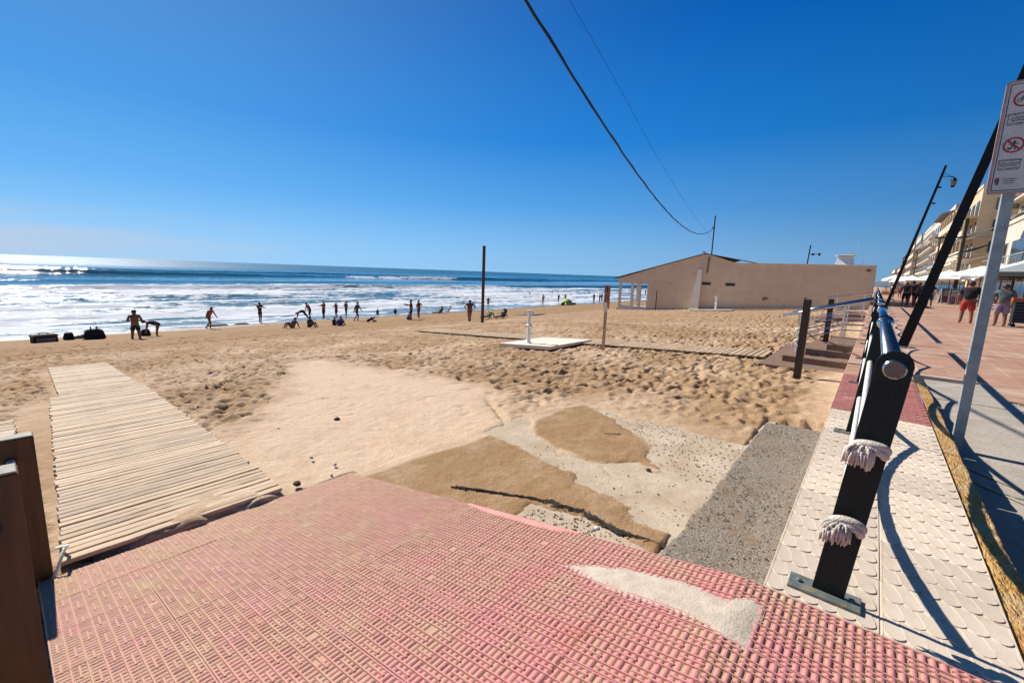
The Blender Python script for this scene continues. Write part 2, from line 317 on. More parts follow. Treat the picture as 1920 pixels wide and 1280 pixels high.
# sand thins out where the concrete slab shows
dE = np.minimum(sdpoly(X, Y, EXPO), sdpoly(X, Y, EXPO2))+0.10*fbm(X*4, Y*4, 4, 41)+0.05*fbm(X*15, Y*15, 3, 43)
slabzone = (X > -3.9) & (Y > 2.2) & (Y < 7.2)
slab_z = -0.385+0.075*X
Z = np.where(slabzone, np.where(dE < 0, slab_z-0.03+np.clip(dE+0.10, 0, .1)*0.25, np.minimum(np.maximum(Z,slab_z+.012), slab_z+0.009+np.clip(dE, 0, 0.6)*0.10+0.012*fbm(X*3, Y*3, 4, 77)*np.clip((dE-.06)/.1,0,1))), Z)
dk = sdpoly(X, Y, [(-0.93, 2.2), (-0.93, 6.7), (-0.1, 6.9), (-0.1, 2.2)])
Z = np.where(dk < 0, beach_z(X)-0.10, Z)
# ledge of wind-cut sand running to the slab corner
ax_, ay_ = -5.26, 5.56; bx_, by_ = -3.73, 4.46; e = np.array([bx_-ax_, by_-ay_]); L_ = np.hypot(*e); e /= L_
tt = (X-ax_)*e[0]+(Y-ay_)*e[1]; nn = -(X-ax_)*e[1]+(Y-ay_)*e[0]
Z -= 0.07*np.exp(-((nn-0.02)/0.035)**2)*np.clip(tt/0.8, 0, 1)*np.clip((L_+0.12-tt)/0.08, 0, 1)
# under the walkways
def flat_under(x0, x1, y0, y1, dz):
    global Z
    m = np.clip(1-np.maximum(np.maximum(x0-X, X-x1), np.maximum(y0-Y, Y-y1))/0.12, 0, 1); Z = Z*(1-m)+(beach_z(X)+dz)*m
flat_under(-12.0, -4.15, 0.15, 1.68, -0.03); flat_under(-18.4, -11.9, 0.65, 2.0, -0.035); flat_under(-10.4, -7.6, -3.2, 0.1, -0.03)
bb = np.clip((-4.0-X)/0.06, 0, 1)*np.clip((X+5.3)/0.8, 0, 1)*np.clip((Y-0.35)/0.5, 0, 1)*np.clip((1.62-Y)/0.25, 0, 1)
Z += bb*(0.078+0.05*fbm(X*2.2, Y*1.2, 3, 55))
Z = np.where((X > -1.95) & (Y > 11.4) & (Y < 16.2), np.minimum(Z, -0.62), Z)
tp = (Y-12.6)-(-2-X)*0.10; m = np.clip(1-np.maximum(np.maximum(-18.6-X, X+2.0), np.maximum(-tp, tp-1.5))/0.2, 0, 1); Z = Z*(1-m)+(beach_z(X)-0.04)*m
m = np.clip(1-np.maximum(np.maximum(-10.0-X, X+7.6), np.maximum(11.2-Y, Y-14.2))/0.15, 0, 1); Z = Z*(1-m)+(beach_z(X)-0.10)*m
Z = np.where(X > -0.26, -1.0, Z)
Z = np.where(np.abs(X) > 39, np.minimum(Z, Zb), Z)
tan = np.clip(np.clip(-np.minimum(dD, dD2)/0.08+0.5, 0, 1)*0.95+0.0, 0, 1)
tan = np.maximum(tan, trod*0.80*np.clip((vnoise(X*0.7, Y*0.7, 21)+0.85), 0, 1))
tan = np.maximum(tan, 0.35+0.25*vnoise(X*.5, Y*.15, 9) if False else np.where(np.abs(X) > 20, np.clip((np.abs(X)-16)/8, 0, 1)*1.0, 0))
tan = np.maximum(tan, 0.72*np.clip((Y-14)/14, 0, 1)*np.clip((np.abs(X)-1)/3, 0, 1))
wet = np.clip((np.abs(X)+0.6*np.sin(Y*0.23)+0.3*np.sin(Y*0.9)-35.4)/1.6, 0, 1)
me = grid_mesh('beach_sand', X, Y, Z, dict(tan=tan, wet=wet))
ms = bpy.data.materials.new('sand'); ms.use_nodes = True; t = ms.node_tree; b = t.nodes['Principled BSDF']
at = N(t, 'ShaderNodeAttribute', attribute_name='tan'); aw = N(t, 'ShaderNodeAttribute', attribute_name='wet')
g = N(t, 'ShaderNodeNewGeometry')
n1 = N(t, 'ShaderNodeTexNoise'); n1.inputs['Scale'].default_value = 2.2; n1.inputs['Detail'].default_value = 8; n1.inputs['Roughness'].default_value = .7; t.links.new(g.outputs['Position'], n1.inputs[0])
n2 = N(t, 'ShaderNodeTexNoise'); n2.inputs['Scale'].default_value = 55; n2.inputs['Detail'].default_value = 4; t.links.new(g.outputs['Position'], n2.inputs[0])
n4 = N(t, 'ShaderNodeTexNoise'); n4.inputs['Scale'].default_value = 7; n4.inputs['Detail'].default_value = 6; n4.inputs['Roughness'].default_value = .65; t.links.new(g.outputs['Position'], n4.inputs[0])
a1 = N(t, 'ShaderNodeMapRange'); a1.inputs[1].default_value = .35; a1.inputs[2].default_value = .65; a1.inputs[3].default_value = -.22; a1.inputs[4].default_value = .22; t.links.new(n1.outputs[0], a1.inputs[0])
ad = N(t, 'ShaderNodeMath', operation='ADD', use_clamp=True); t.links.new(at.outputs['Fac'], ad.inputs[0]); t.links.new(a1.outputs[0], ad.inputs[1])
x1 = N(t, 'ShaderNodeMixRGB'); x1.inputs[1].default_value = (0.60, 0.435, 0.295, 1); x1.inputs[2].default_value = (0.31, 0.182, 0.085, 1); t.links.new(ad.outputs[0], x1.inputs[0])
x2 = N(t, 'ShaderNodeMixRGB', blend_type='MULTIPLY'); x2.inputs[0].default_value = 1; t.links.new(x1.outputs[0], x2.inputs[1])
a2 = N(t, 'ShaderNodeMapRange'); a2.inputs[1].default_value = .3; a2.inputs[2].default_value = .7; a2.inputs[3].default_value = .84; a2.inputs[4].default_value = 1.1; t.links.new(n2.outputs[0], a2.inputs[0]); t.links.new(a2.outputs[0], x2.inputs[2])
x3 = N(t, 'ShaderNodeMixRGB'); t.links.new(aw.outputs['Fac'], x3.inputs[0]); t.links.new(x2.outputs[0], x3.inputs[1]); x3.inputs[2].default_value = (0.20, 0.115, 0.055, 1)
t.links.new(x3.outputs[0], b.inputs['Base Color'])
rr = N(t, 'ShaderNodeMapRange'); rr.inputs[3].default_value = .95; rr.inputs[4].default_value = .35; t.links.new(aw.outputs['Fac'], rr.inputs[0]); t.links.new(rr.outputs[0], b.inputs['Roughness'])
b.inputs['Specular IOR Level'].default_value = 0.25
hm = N(t, 'ShaderNodeMath', operation='MULTIPLY_ADD'); t.links.new(n2.outputs[0], hm.inputs[0]); hm.inputs[1].default_value = .25; t.links.new(n4.outputs[0], hm.inputs[2])
bp = N(t, 'ShaderNodeBump'); bp.inputs['Strength'].default_value = .6; bp.inputs['Distance'].default_value = .06; t.links.new(hm.outputs[0], bp.inputs['Height']); t.links.new(bp.outputs[0], b.inputs['Normal'])
me.materials.append(ms); M['sand'] = ms
o = bpy.data.objects.new('beach', me); C.objects.link(o); struct(o)
# land further inland and along the coast, out to the horizon
mb = MB(); mb.add([(-62, 325, -5.3), (60, 325, -0.45), (3000, 9000, -0.4), (-62, 9000, -5.3)], [(0, 1, 2, 3)])
mb.add([(9, -60, -0.35), (3000, -60, -0.35), (3000, 9000, -0.35), (9, 325, -0.35)], [(0, 1, 2, 3)])
mb.add([(-62, -60, -5.31), (0.6, -60, -0.46), (0.6, -8.9, -0.46), (-62, -8.9, -5.31)], [(0, 1, 2, 3)])
struct(obj('ground', mb, M['sand']))

# ------------------------------------------------------------------ sea
sxg = -np.concatenate([axis(33.0, 260, 0.16, 0.0034, 33), axis(262, 30000, 4, 0.03, 262)])[::-1]
syg = np.concatenate([-axis(20, 4000, 2, 0.06, 20)[::-1], axis(-18, 330, 0.45, 0.004, 0), axis(333, 30000, 5, 0.05, 333)])
SX, SY = np.meshgrid(sxg, syg, indexing='ij'); D = -SX
wv = lambda x, y, s: fbm(x, y, 4, s)
bend = 3.5*np.sin(SY*0.021)+6*vnoise(SY*0.018, SY*0+3, 61)
z = np.zeros_like(SX)
crests = [(47, .22, 2.6), (56, .30, 3.0), (68, .35, 3.2), (88, .8, 3.4), (122, .35, 5.0), (172, 1.05, 4.6), (225, .8, 7)]
foam = np.zeros_like(SX)
for c0, amp, wd in crests:
    d = D-(c0+bend*(0.4+c0*0.006)); var = 0.6+0.9*np.clip(vnoise(SY*0.02+c0, SY*0+c0*.3, 71)+.5, 0, 1)
    prof = np.where(d < 0, np.exp(-(d/(wd*0.45))**2), np.exp(-(d/(wd*1.5))**2)); z += amp*var*prof
z += 0.10*wv(SX*.35, SY*.10, 15)*np.clip((D-37)/15, 0, 1)+0.05*wv(SX*1.2, SY*.5, 16)*np.clip((D-37)/10, 0, 1)
z += 0.14*fbm(SX*.05, SY*.16, 3, 19)*np.clip((D-135)/60, 0, 1)+0.13*fbm(SX*.11, SY*1.05, 2, 29)*np.clip((D-135)/60, 0, 1)
far = np.clip((D-400)/900, 0, 1); z *= (1-far)
ln = wv(SX*.33, SY*.045, 81); ln2 = wv(SX*1.1, SY*.22, 83); fine = wv(SX*2.6, SY*1.3, 84)
front = 95+bend*1.2+5*vnoise(SY*.05, SY*0+9, 63)-0.10*np.clip(SY-20, 0, 300)
surf = np.clip((front-D)/2.5, 0, 1)
foam = surf*np.clip(0.60+1.3*ln+1.2*ln2+0.8*fine-0.30*np.exp(-((D-64)/3.5)**2)-0.20*np.exp(-((D-76)/3)**2), 0, 1)
for c0, a in ((88, .9), (68, .5), (56, .45), (47, .4), (41, .35)):
    d = D-(c0+bend*(0.4+c0*0.006)); foam = np.maximum(foam, surf*a*np.exp(-(np.clip(np.abs(d+1.2)-.6, 0, 99)/1.2)**2)*(0.9+ln2))
edge = np.clip(1-np.abs(D-38.6-0.8*np.sin(SY*.23)-0.5*np.sin(SY*.9))/0.9, 0, 1); foam = np.maximum(foam, edge*(0.75+fine*.8))
d = D-(172+bend*1.4)
for yc, hw, off in ((112, 15, 0), (140, 16, -3.0)):
    foam = np.maximum(foam, np.exp(-((SY-yc)/hw)**4)*np.exp(-((d+2.2+off*.4)/2.6)**2)*(1.0+1.1*ln2+.5*fine))
foam = np.clip(foam, 0, 1); z += 0.16*foam*(0.5+fine)*np.clip((D-39)/6, 0, 1)
depthc = np.exp(-(D-38)/55.0)
ZS = SEA+z*np.clip((D-38.5)/8, 0, 1)-0.02
me = grid_mesh('sea', SX, SY, ZS, dict(foam=foam, shallow=depthc))
SEAMAT = 1; mw = bpy.data.materials.new('sea_water'); mw.use_nodes = True; t = mw.node_tree; b = t.nodes['Principled BSDF']
af = N(t, 'ShaderNodeAttribute', attribute_name='foam'); ash = N(t, 'ShaderNodeAttribute', attribute_name='shallow'); g = N(t, 'ShaderNodeNewGeometry')
mpp = N(t, 'ShaderNodeMapping'); mpp.inputs['Scale'].default_value = (1, .35, 1); t.links.new(g.outputs['Position'], mpp.inputs[0])
f1 = N(t, 'ShaderNodeTexNoise'); f1.inputs['Scale'].default_value = 1.6; f1.inputs['Detail'].default_value = 8; f1.inputs['Roughness'].default_value = .72; t.links.new(mpp.outputs[0], f1.inputs[0])
fs = N(t, 'ShaderNodeMath', operation='SUBTRACT'); fs.inputs[1].default_value = .5; t.links.new(f1.outputs[0], fs.inputs[0])
fm = N(t, 'ShaderNodeMath', operation='MULTIPLY_ADD'); fm.inputs[1].default_value = 2.2; t.links.new(fs.outputs[0], fm.inputs[0]); t.links.new(af.outputs['Fac'], fm.inputs[2])
fr = N(t, 'ShaderNodeMapRange'); fr.inputs[1].default_value = .36; fr.inputs[2].default_value = .72; t.links.new(fm.outputs[0], fr.inputs[0])
fz = N(t, 'ShaderNodeMath', operation='GREATER_THAN'); fz.inputs[1].default_value = .05; t.links.new(af.outputs['Fac'], fz.inputs[0])
fq = N(t, 'ShaderNodeMath', operation='MULTIPLY', use_clamp=True); t.links.new(fr.outputs[0], fq.inputs[0]); t.links.new(fz.outputs[0], fq.inputs[1])
cw = N(t, 'ShaderNodeMixRGB'); cw.inputs[1].default_value = (0.008, 0.095, 0.165, 1); cw.inputs[2].default_value = (0.10, 0.17, 0.17, 1); t.links.new(ash.outputs['Fac'], cw.inputs[0])
cf = N(t, 'ShaderNodeMixRGB'); t.links.new(fq.outputs[0], cf.inputs[0]); t.links.new(cw.outputs[0], cf.inputs[1]); cf.inputs[2].default_value = (0.60, 0.62, 0.66, 1)
t.links.new(cf.outputs[0], b.inputs['Base Color'])
rg = N(t, 'ShaderNodeMapRange'); rg.inputs[3].default_value = .03; rg.inputs[4].default_value = .9; t.links.new(fq.outputs[0], rg.inputs[0]); t.links.new(rg.outputs[0], b.inputs['Roughness'])
b.inputs['IOR'].default_value = 1.33; b.inputs['Specular IOR Level'].default_value = .22
w1 = N(t, 'ShaderNodeTexNoise'); w1.inputs['Scale'].default_value = .9; w1.inputs['Detail'].default_value = 8; w1.inputs['Roughness'].default_value = .68; t.links.new(mpp.outputs[0], w1.inputs[0])
w2 = N(t, 'ShaderNodeTexNoise'); w2.inputs['Scale'].default_value = .12; w2.inputs['Detail'].default_value = 6; w2.inputs['Roughness'].default_value = .6; t.links.new(mpp.outputs[0], w2.inputs[0])
wm = N(t, 'ShaderNodeMath', operation='MULTIPLY_ADD'); t.links.new(w2.outputs[0], wm.inputs[0]); wm.inputs[1].default_value = 3.5; t.links.new(w1.outputs[0], wm.inputs[2])
sxx = N(t, 'ShaderNodeSeparateXYZ'); t.links.new(g.outputs['Position'], sxx.inputs[0])      # the open sea is rougher than the shallows
of = N(t, 'ShaderNodeMapRange'); of.inputs[1].default_value = -170; of.inputs[2].default_value = -700; of.inputs[3].default_value = 1.0; of.inputs[4].default_value = 2.0; t.links.new(sxx.outputs['X'], of.inputs[0])
orr = N(t, 'ShaderNodeMapRange'); orr.inputs[1].default_value = -150; orr.inputs[2].default_value = -420; orr.inputs[3].default_value = .03; orr.inputs[4].default_value = .34; t.links.new(sxx.outputs['X'], orr.inputs[0]); t.links.new(orr.outputs[0], rg.inputs[3])
wq = N(t, 'ShaderNodeMath', operation='MULTIPLY'); t.links.new(wm.outputs[0], wq.inputs[0]); t.links.new(of.outputs[0], wq.inputs[1]); wm = wq
bw = N(t, 'ShaderNodeBump'); bw.inputs['Strength'].default_value = .30; bw.inputs['Distance'].default_value = .35; t.links.new(wm.outputs[0], bw.inputs['Height']); t.links.new(bw.outputs[0], b.inputs['Normal'])
me.materials.append(mw); o = bpy.data.objects.new('sea', me); C.objects.link(o); struct(o)
# far headland behind the promenade
mb = MB(); hv = []; hf = []
for i in range(41):
    yy = 2600; xx = -60+i*22; h = 22+26*math.exp(-((i-9)/5)**2)+40*math.exp(-((i-28)/9)**2)+5*math.sin(i*1.7)
    if i < 3: h *= i/3
    hv += [(xx, yy, -4), (xx, yy+60, h), (xx, yy+500, h*1.2), (xx, yy+900, -4)]
for i in range(40):
    for k in range(3): hf.append((i*4+k, i*4+4+k, i*4+5+k, i*4+1+k))
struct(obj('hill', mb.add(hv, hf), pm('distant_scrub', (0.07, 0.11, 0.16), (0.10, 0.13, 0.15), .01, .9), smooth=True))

# ------------------------------------------------------------------ ramp and landing of rib-patterned pink tiles
PW, PL = 0.4735, 0.45
def pink_material():
    m = bpy.data.materials.new('pink_ribbed_tile'); m.use_nodes = True; t = m.node_tree; b = t.nodes['Principled BSDF']
    g = N(t, 'ShaderNodeNewGeometry'); tc = N(t, 'ShaderNodeTexCoord'); so = N(t, 'ShaderNodeSeparateXYZ'); t.links.new(tc.outputs['Object'], so.inputs[0])
    sp = N(t, 'ShaderNodeSeparateXYZ'); t.links.new(g.outputs['Position'], sp.inputs[0])
    def noise(sc, d=6, r=.65):
        n = N(t, 'ShaderNodeTexNoise'); n.inputs['Scale'].default_value = sc; n.inputs['Detail'].default_value = d; n.inputs['Roughness'].default_value = r; t.links.new(g.outputs['Position'], n.inputs[0]); return n.outputs[0]
    def rng_(v, a, b_, c=0, d=1):
        r = N(t, 'ShaderNodeMapRange'); r.inputs[1].default_value = a; r.inputs[2].default_value = b_; r.inputs[3].default_value = c; r.inputs[4].default_value = d; t.links.new(v, r.inputs[0]); return r.outputs[0]
    def mix(f, a, c, blend='MIX'):
        x = N(t, 'ShaderNodeMixRGB', blend_type=blend)
        for i, v in ((0, f), (1, a), (2, c)):
            if isinstance(v, tuple): x.inputs[i].default_value = (*v, 1)
            elif isinstance(v, float): x.inputs[i].default_value = v
            else: t.links.new(v, x.inputs[i])
        return x.outputs[0]
    base = mix(rng_(noise(1.1), .35, .62), (0.60, 0.20, 0.215), (0.60, 0.265, 0.245))
    gx_ = rng_(sp.outputs['X'], -0.6, -3.0)                 # worn and faded towards the sand
    base = mix(gx_, base, (0.55, 0.285, 0.25))
    base = mix(rng_(noise(2.3, 5), .58, .72), base, (0.56, 0.13, 0.14))
    base = mix(rng_(noise(26, 4), .40, .75, 0, .5), base, (0.42, 0.20, 0.165))
    # sand lying in the grooves
    low = rng_(so.outputs['Z'], 0.0072, 0.0035)
    sn = rng_(noise(3.1, 8, .75), .36, .54, .15, 1)
    mlt = N(t, 'ShaderNodeMath', operation='MULTIPLY'); t.links.new(low, mlt.inputs[0]); t.links.new(sn, mlt.inputs[1])
    base = mix(mlt.outputs[0], base, (0.46, 0.285, 0.175))
    top = rng_(noise(3.0, 10, .82), .53, .64, 0, .8); base = mix(top, base, (0.52, 0.37, 0.235))
    t.links.new(base, b.inputs['Base Color']); b.inputs['Roughness'].default_value = .8; b.inputs['Specular IOR Level'].default_value = .3
    bp = N(t, 'ShaderNodeBump'); bp.inputs['Strength'].default_value = .5; bp.inputs['Distance'].default_value = .004; t.links.new(noise(140, 3), bp.inputs['Height']); t.links.new(bp.outputs[0], b.inputs['Normal'])
    return m
M['pink'] = pink_material()
def rib(mb, cx, cy, L, wd=0.0235, h=0.0085, flat=1.0):
    hw = wd/2; e = min(0.006, L*0.3); vs = []; fs = []
    xs = [(-hw, 0), (-hw*.62, h*.72), (0, h), (hw*.62, h*.72), (hw, 0)]
    for yy, k in ((-L/2, .12), (-L/2+e, .93), (L/2-e, .93), (L/2, .12)):
        for x, zz in xs: vs.append((cx+x, cy+yy, zz*k*flat-0.0005))
    for r in range(3):
        for c in range(4): fs.append((r*5+c, r*5+c+1, r*5+5+c+1, r*5+5+c))
    mb.add(vs, fs)
def pink_tile(w, l, seed, plain=False, strong=1.0):
    rg = random.Random(seed); mb = MB(); n_r1 = 0; mb.box(-w/2+.0006, w/2-.0006, -l/2+.0006, l/2-.0006, -0.04, 0.0, bev=.001)
    nxr = 15; px = w/nxr; nb = 8; py = l/nb
    n_r0 = len(mb.f)
    if not plain:
        for j in range(nb):
            for i in range(nxr):
                cx = -w/2+px*(i+.5); cy = -l/2+py*(j+.5); gsel = ((i//4)+j) % 2
                h = 0.0088*strong*rg.uniform(.8, 1.1)
                if rg.random() < 0.006: continue
                if gsel == 0: rib(mb, cx, cy, py*0.86, h=h)
                else:
                    rib(mb, cx, cy-py*.24, py*0.37, h=h); rib(mb, cx, cy+py*.24, py*0.37, h=h*rg.uniform(.8, 1.1))
        n_r1 = len(mb.f)
        def bar(x0, x1, cy, wd, h):
            mb.add([(x0, cy-wd/2, -.0005), (x1, cy-wd/2, -.0005), (x1, cy-wd*.3, h), (x0, cy-wd*.3, h), (x0, cy+wd*.3, h), (x1, cy+wd*.3, h), (x1, cy+wd/2, -.0005), (x0, cy+wd/2, -.0005)], [(0, 1, 2, 3), (3, 2, 5, 4), (4, 5, 6, 7), (0, 3, 4, 7), (1, 6, 5, 2)])
        for j in range(nb+1):
            cy = -l/2+py*j; bar(-w/2+.001, w/2-.001, min(max(cy, -l/2+.005), l/2-.005), .0095, .0060*strong)
        for j in range(nb):
            for i in range(0, nxr, 4):
                if ((i//4)+j) % 2: bar(-w/2+px*i+.003, min(-w/2+px*(i+4)-.003, w/2-.002), -l/2+py*(j+.5), .012, .0058*strong)
    me = mb.mesh('pink_tile', False, fixn=False)
    for p_ in me.polygons: p_.use_smooth = n_r0 <= p_.index < n_r1
    me.materials.append(M['pink']); return me
tiles = [pink_tile(PW, PL, s, strong=1.15) for s in range(4)]; tiles_i = [[pink_tile(PW, PL, 20+5*q+s, strong=q_) for s in range(2)] for q, q_ in enumerate((1.15, 1.12, 1.08, 1.02, .95, .86, .76, .66))]
sl = math.atan(0.19)
ramp = thing('ramp', '', '', (-0.32, 0, 0)); del ramp['label'], ramp['category']; struct(ramp)
for i in range(8):
    for j in range(5):
        d = (i+.5)*PW; y = j*PL+PL/2+.005
        me = random.choice(tiles_i[i])
        inst('tile', me, ramp, (-d*math.cos(sl), y, -d*math.sin(sl)-0.004+random.uniform(-.0025, .0015)), (random.uniform(-.003, .003), -sl+random.uniform(-.003, .003), 0))
mb = MB(); L = 8*PW; mb.box(-L, 0, 0.01, 2.25, -0.5, -0.03, rot=(0, -sl, 0), piv=(0, 0, 0)); obj('ramp_bed', mb, M['conc'], ramp, local=True)
landing = thing('landing', '', '', (0, 0, 0)); del landing['label'], landing['category']; struct(landing)
for i in range(4):
    for j in range(-3, 5):
        inst('tile', random.choice(tiles), landing, (-0.32+PW*(i+.5), j*PL+PL/2+.005, -0.004+random.uniform(-.002, .001)), (random.uniform(-.003, .003), random.uniform(-.003, .003), random.choice((0, math.pi))))
obj('bed', MB().box(-0.32, 1.6, -3.0, 2.25, -0.6, -0.03), M['conc'], landing)
# smooth pink strip cast along the ramp edge
mb = MB(); vs = []; fs = []; K = 26
for k in range(K+1):
    x = -2.25+k*(1.0/K); w_ = 0.055*math.sin(math.pi*min(1, (k+.6)/(K+1)))**.5+random.uniform(-.008, .008); zz = 0.19*(x+.32)
    vs += [(x, 2.262, zz-.04), (x, 2.262, zz+.006), (x, 2.255-w_*.5, zz+.010), (x, 2.255-w_, zz-.002)]
for k in range(K):
    for c in range(3): fs.append((k*4+c, k*4+4+c, k*4+5+c, k*4+1+c))
struct(obj('edge_fillet', mb.add(vs, fs), pm('smooth_pink_screed', (0.66, 0.30, 0.26), (0.60, 0.26, 0.22), 7, .85), smooth=True))
# grey cement repair
def blob(name, outline, zf, h, mat, inner=0.045, res=0.011, seed=5, rough=0.003, grow=0.046):
    P = np.array(outline); x0, y0 = P.min(0)-.05; x1, y1 = P.max(0)+.05
    gxx = np.arange(x0, x1, res); gyy = np.arange(y0, y1, res); A, B = np.meshgrid(gxx, gyy, indexing='ij')
    d = sdpoly(A, B, outline)+grow+0.022*fbm(A*14, B*14, 4, seed); zz = zf(A, B)+h*np.clip(-d/inner, -1.2, 1)+rough*fbm(A*22, B*22, 4, seed+3)*(d < .01)
    m = grid_mesh(name, A, B, zz)
    bm_ = bmesh.new(); bm_.from_mesh(m); bm_.verts.ensure_lookup_table(); dd = d.reshape(-1)
    bmesh.ops.delete(bm_, geom=[v for v in bm_.verts if dd[v.index] > inner*1.1], context='VERTS'); bm_.to_mesh(m); bm_.free()
    m.materials.append(mat); o = bpy.data.objects.new(name, m); C.objects.link(o); return o
rp = blob('cement_repair', [(-1.17, 1.90), (-1.0, 2.0), (-.774, 2.07), (-.481, 2.08), (-.35, 2.04), (-.26, 2.13), (-.20, 2.09), (-.20, 1.90), (-.20, 1.80), (-.28, 1.79), (-.433, 1.842), (-.749, 1.83), (-1.0, 1.86)],
     lambda A, B: np.minimum(0, 0.19*(A+.32))+.0055, 0.006, pm('cement_mortar', (0.56, 0.47, 0.37), (0.46, 0.38, 0.29), 12, .95, bump=.3, bscale=90, c3=(0.30, .27, .22), s3=38, t3=(.64, .68)), seed=4)
struct(rp)

# ------------------------------------------------------------------ concrete at the foot of the wall
A, B = np.meshgrid(np.arange(-3.9, -0.80, 0.02), np.arange(2.2, 7.1, 0.02), indexing='ij')
zz = -0.385+0.075*A+0.006*fbm(A*9, B*9, 4, 91)+0.003*fbm(A*30, B*30, 2, 92)
crk = np.full(A.shape, 9.)
for (xa, ya), (xb, yb) in zip([(-1.97, 3.95), (-1.81, 3.81), (-1.48, 3.75), (-1.13, 3.62)], [(-1.81, 3.81), (-1.48, 3.75), (-1.13, 3.62), (-0.90, 3.56)]):
    ex, ey = xb-xa, yb-ya; tt = np.clip(((A-xa)*ex+(B-ya)*ey)/(ex*ex+ey*ey), 0, 1); crk = np.minimum(crk, np.hypot(A-xa-ex*tt, B-ya-ey*tt))
zz -= 0.014*np.exp(-((crk+.012*fbm(A*12, B*12, 3, 6))/0.014)**2)
m = grid_mesh('slab', A, B, zz); m.materials.append(M['conc_pale']); o = bpy.data.objects.new('concrete_slab', m); C.objects.link(o); struct(o)
A, B = np.meshgrid(np.arange(-0.935, -0.23, 0.0145), np.arange(2.2, 6.75, 0.0145), indexing='ij')
zz = -0.375+0.05*A+0.022*fbm(A*3, B*3, 3, 13)+0.010*fbm(A*26, B*26, 3, 14)
zz -= 0.06*np.clip((-0.90-A+0.03*fbm(A*9, B*9, 3, 44))/0.03, 0, 1)
zz -= np.clip((B-6.55+.12*fbm(A*5, B*5, 3, 45))/0.1, 0, 1)*.12
m = grid_mesh('apron', A, B, zz); m.materials.append(pm('exposed_aggregate', (0.33, 0.275, 0.215), (0.15, 0.12, 0.09), 75, .92, bump=.9, bscale=110, c3=(0.27, 0.185, 0.11), s3=1.5, t3=(.50, .66), lo=.42, hi=.58)); o = bpy.data.objects.new('concrete_apron', m); C.objects.link(o); struct(o)
# small stones washed into the gravelly concrete
mb = MB()
def in_poly(x, y, P): return sdpoly(np.array([x]), np.array([y]), P)[0] < -0.02
for k in range(3600):
    if k < 2100:
        x, y = random.uniform(-2.9, -.9), random.uniform(3.0, 6.0)
        if not in_poly(x, y, EXPO) or (random.random() > (0.15 if y < 4.2 else .9)): continue
        zb = -0.385+.075*x
    elif k < 2700:
        x, y = random.uniform(-2.0, -.95), random.uniform(2.3, 2.9)
        if not in_poly(x, y, EXPO2): continue
        zb = -0.385+.075*x
    else: x, y = random.uniform(-.9, -.3), random.uniform(2.3, 6.5); zb = -0.375+.05*x+.004
    r = random.uniform(.004, .012); mb.ell((x, y, zb+r*.35), (r, r*random.uniform(.6, 1), r*.6), 5, 3)
struct(obj('gravel', mb, pm('mixed_pebbles', (0.42, 0.36, 0.29), (0.17, 0.14, 0.12), 90, .85), smooth=True), 'stuff')

# ------------------------------------------------------------------ sea wall with fish-scale tiles, kerb, lower pavement, promenade
wall = thing('sea_wall', 'low sea wall topped with cream and red fish-scale tiles under the green railing', 'wall', (0, 0, 0))
obj('wall_body', MB().box(-.238, .636, 2.255, 62, -1.4, -.0035), M['white_tile'], wall)
obj('wall_body', MB().box(-.05, .635, 62.01, 330, -1.4, -.012), M['conc'], wall)
def scale_tile(w, l, seed):
    rg = random.Random(seed); mb = MB(); mb.box(-w/2+.0012, w/2-.0012, -l/2+.0012, l/2-.0012, -.05, -.001, bev=.001)
    bdr = .012; W2 = w-2*bdr; L2 = l-2*bdr; nc, nr = 6, 3; p = W2/nc; q = L2/nr
    mb.box(-w/2+.002, -w/2+bdr*.7, -l/2+.002, l/2-.002, -.01, 0.0005); mb.box(w/2-bdr*.7, w/2-.002, -l/2+.002, l/2-.002, -.01, 0.0005)
    for r in range(nr):
        for c in range(nc):
            x0 = -W2/2+c*p; y0 = -L2/2+r*q; rows = []; hh = rg.uniform(.0055, .0085)
            for v in (0, .25, .6, 1.0):
                row = []
                for s in range(8):
                    u = s/7; arc = (1-v)*0.20*q*(1-(2*u-1)**4 if False else math.sin(math.pi*min(1, u*1.02))**.7)
                    xx = x0+u*p-0.55*p*(v**1.6)*(1 if True else 0); yy = y0+v*q-arc+.02
                    zz = -.001+hh*.72*(1-v)**1.2+.003*(1-u)*(.25+v*.75)
                    row.append((min(max(xx, -W2/2), W2/2), max(yy, -l/2+.004), zz))
                rows.append(row)
            base = [(a, b_-.0012, -.003) for a, b_, _ in rows[0]]; vs = base+[p_ for row in rows for p_ in row]; fs = []
            for k in range(4):
                for s in range(7): fs.append((k*8+s, k*8+s+1, k*8+8+s+1, k*8+8+s))
            n0 = len(vs)
            for row in rows: vs.append((row[0][0], row[0][1], -.006))
            for k in range(3): fs.append((n0+k, 8+k*8, 8+(k+1)*8, n0+k+1))
            mb.add(vs, fs)
    return mb.mesh('scale_tile', False, fixn=False)
TL = .442
wt = [scale_tile(.436, TL-.004, s) for s in range(3)]; rtt = []
for m in wt: m.materials.append(M['white_tile']); c = m.copy(); c.materials.clear(); c.materials.append(M['red_tile']); rtt.append(c)
y = 2.262; k = 0
while y < 8.85:
    for x in (-.022, .418):
        red = y > 6.15
        inst('tile', random.choice(rtt if red else wt), wall, (x, y+TL/2, random.uniform(-.001, .001)), (random.uniform(-.002, .002), random.uniform(-.002, .002), 0))
    y += TL; k += 1
ytop = y
def paver(w, l, mat):
    me = MB().box(-w/2, w/2, -l/2, l/2, -.03, 0, bev=.004).mesh('paver'); me.materials.append(mat); return me
p40 = [paver(.392, .392, M['terra'])]; p43 = paver(.43, .43, M['terra'])
mbs = MB(); y = ytop
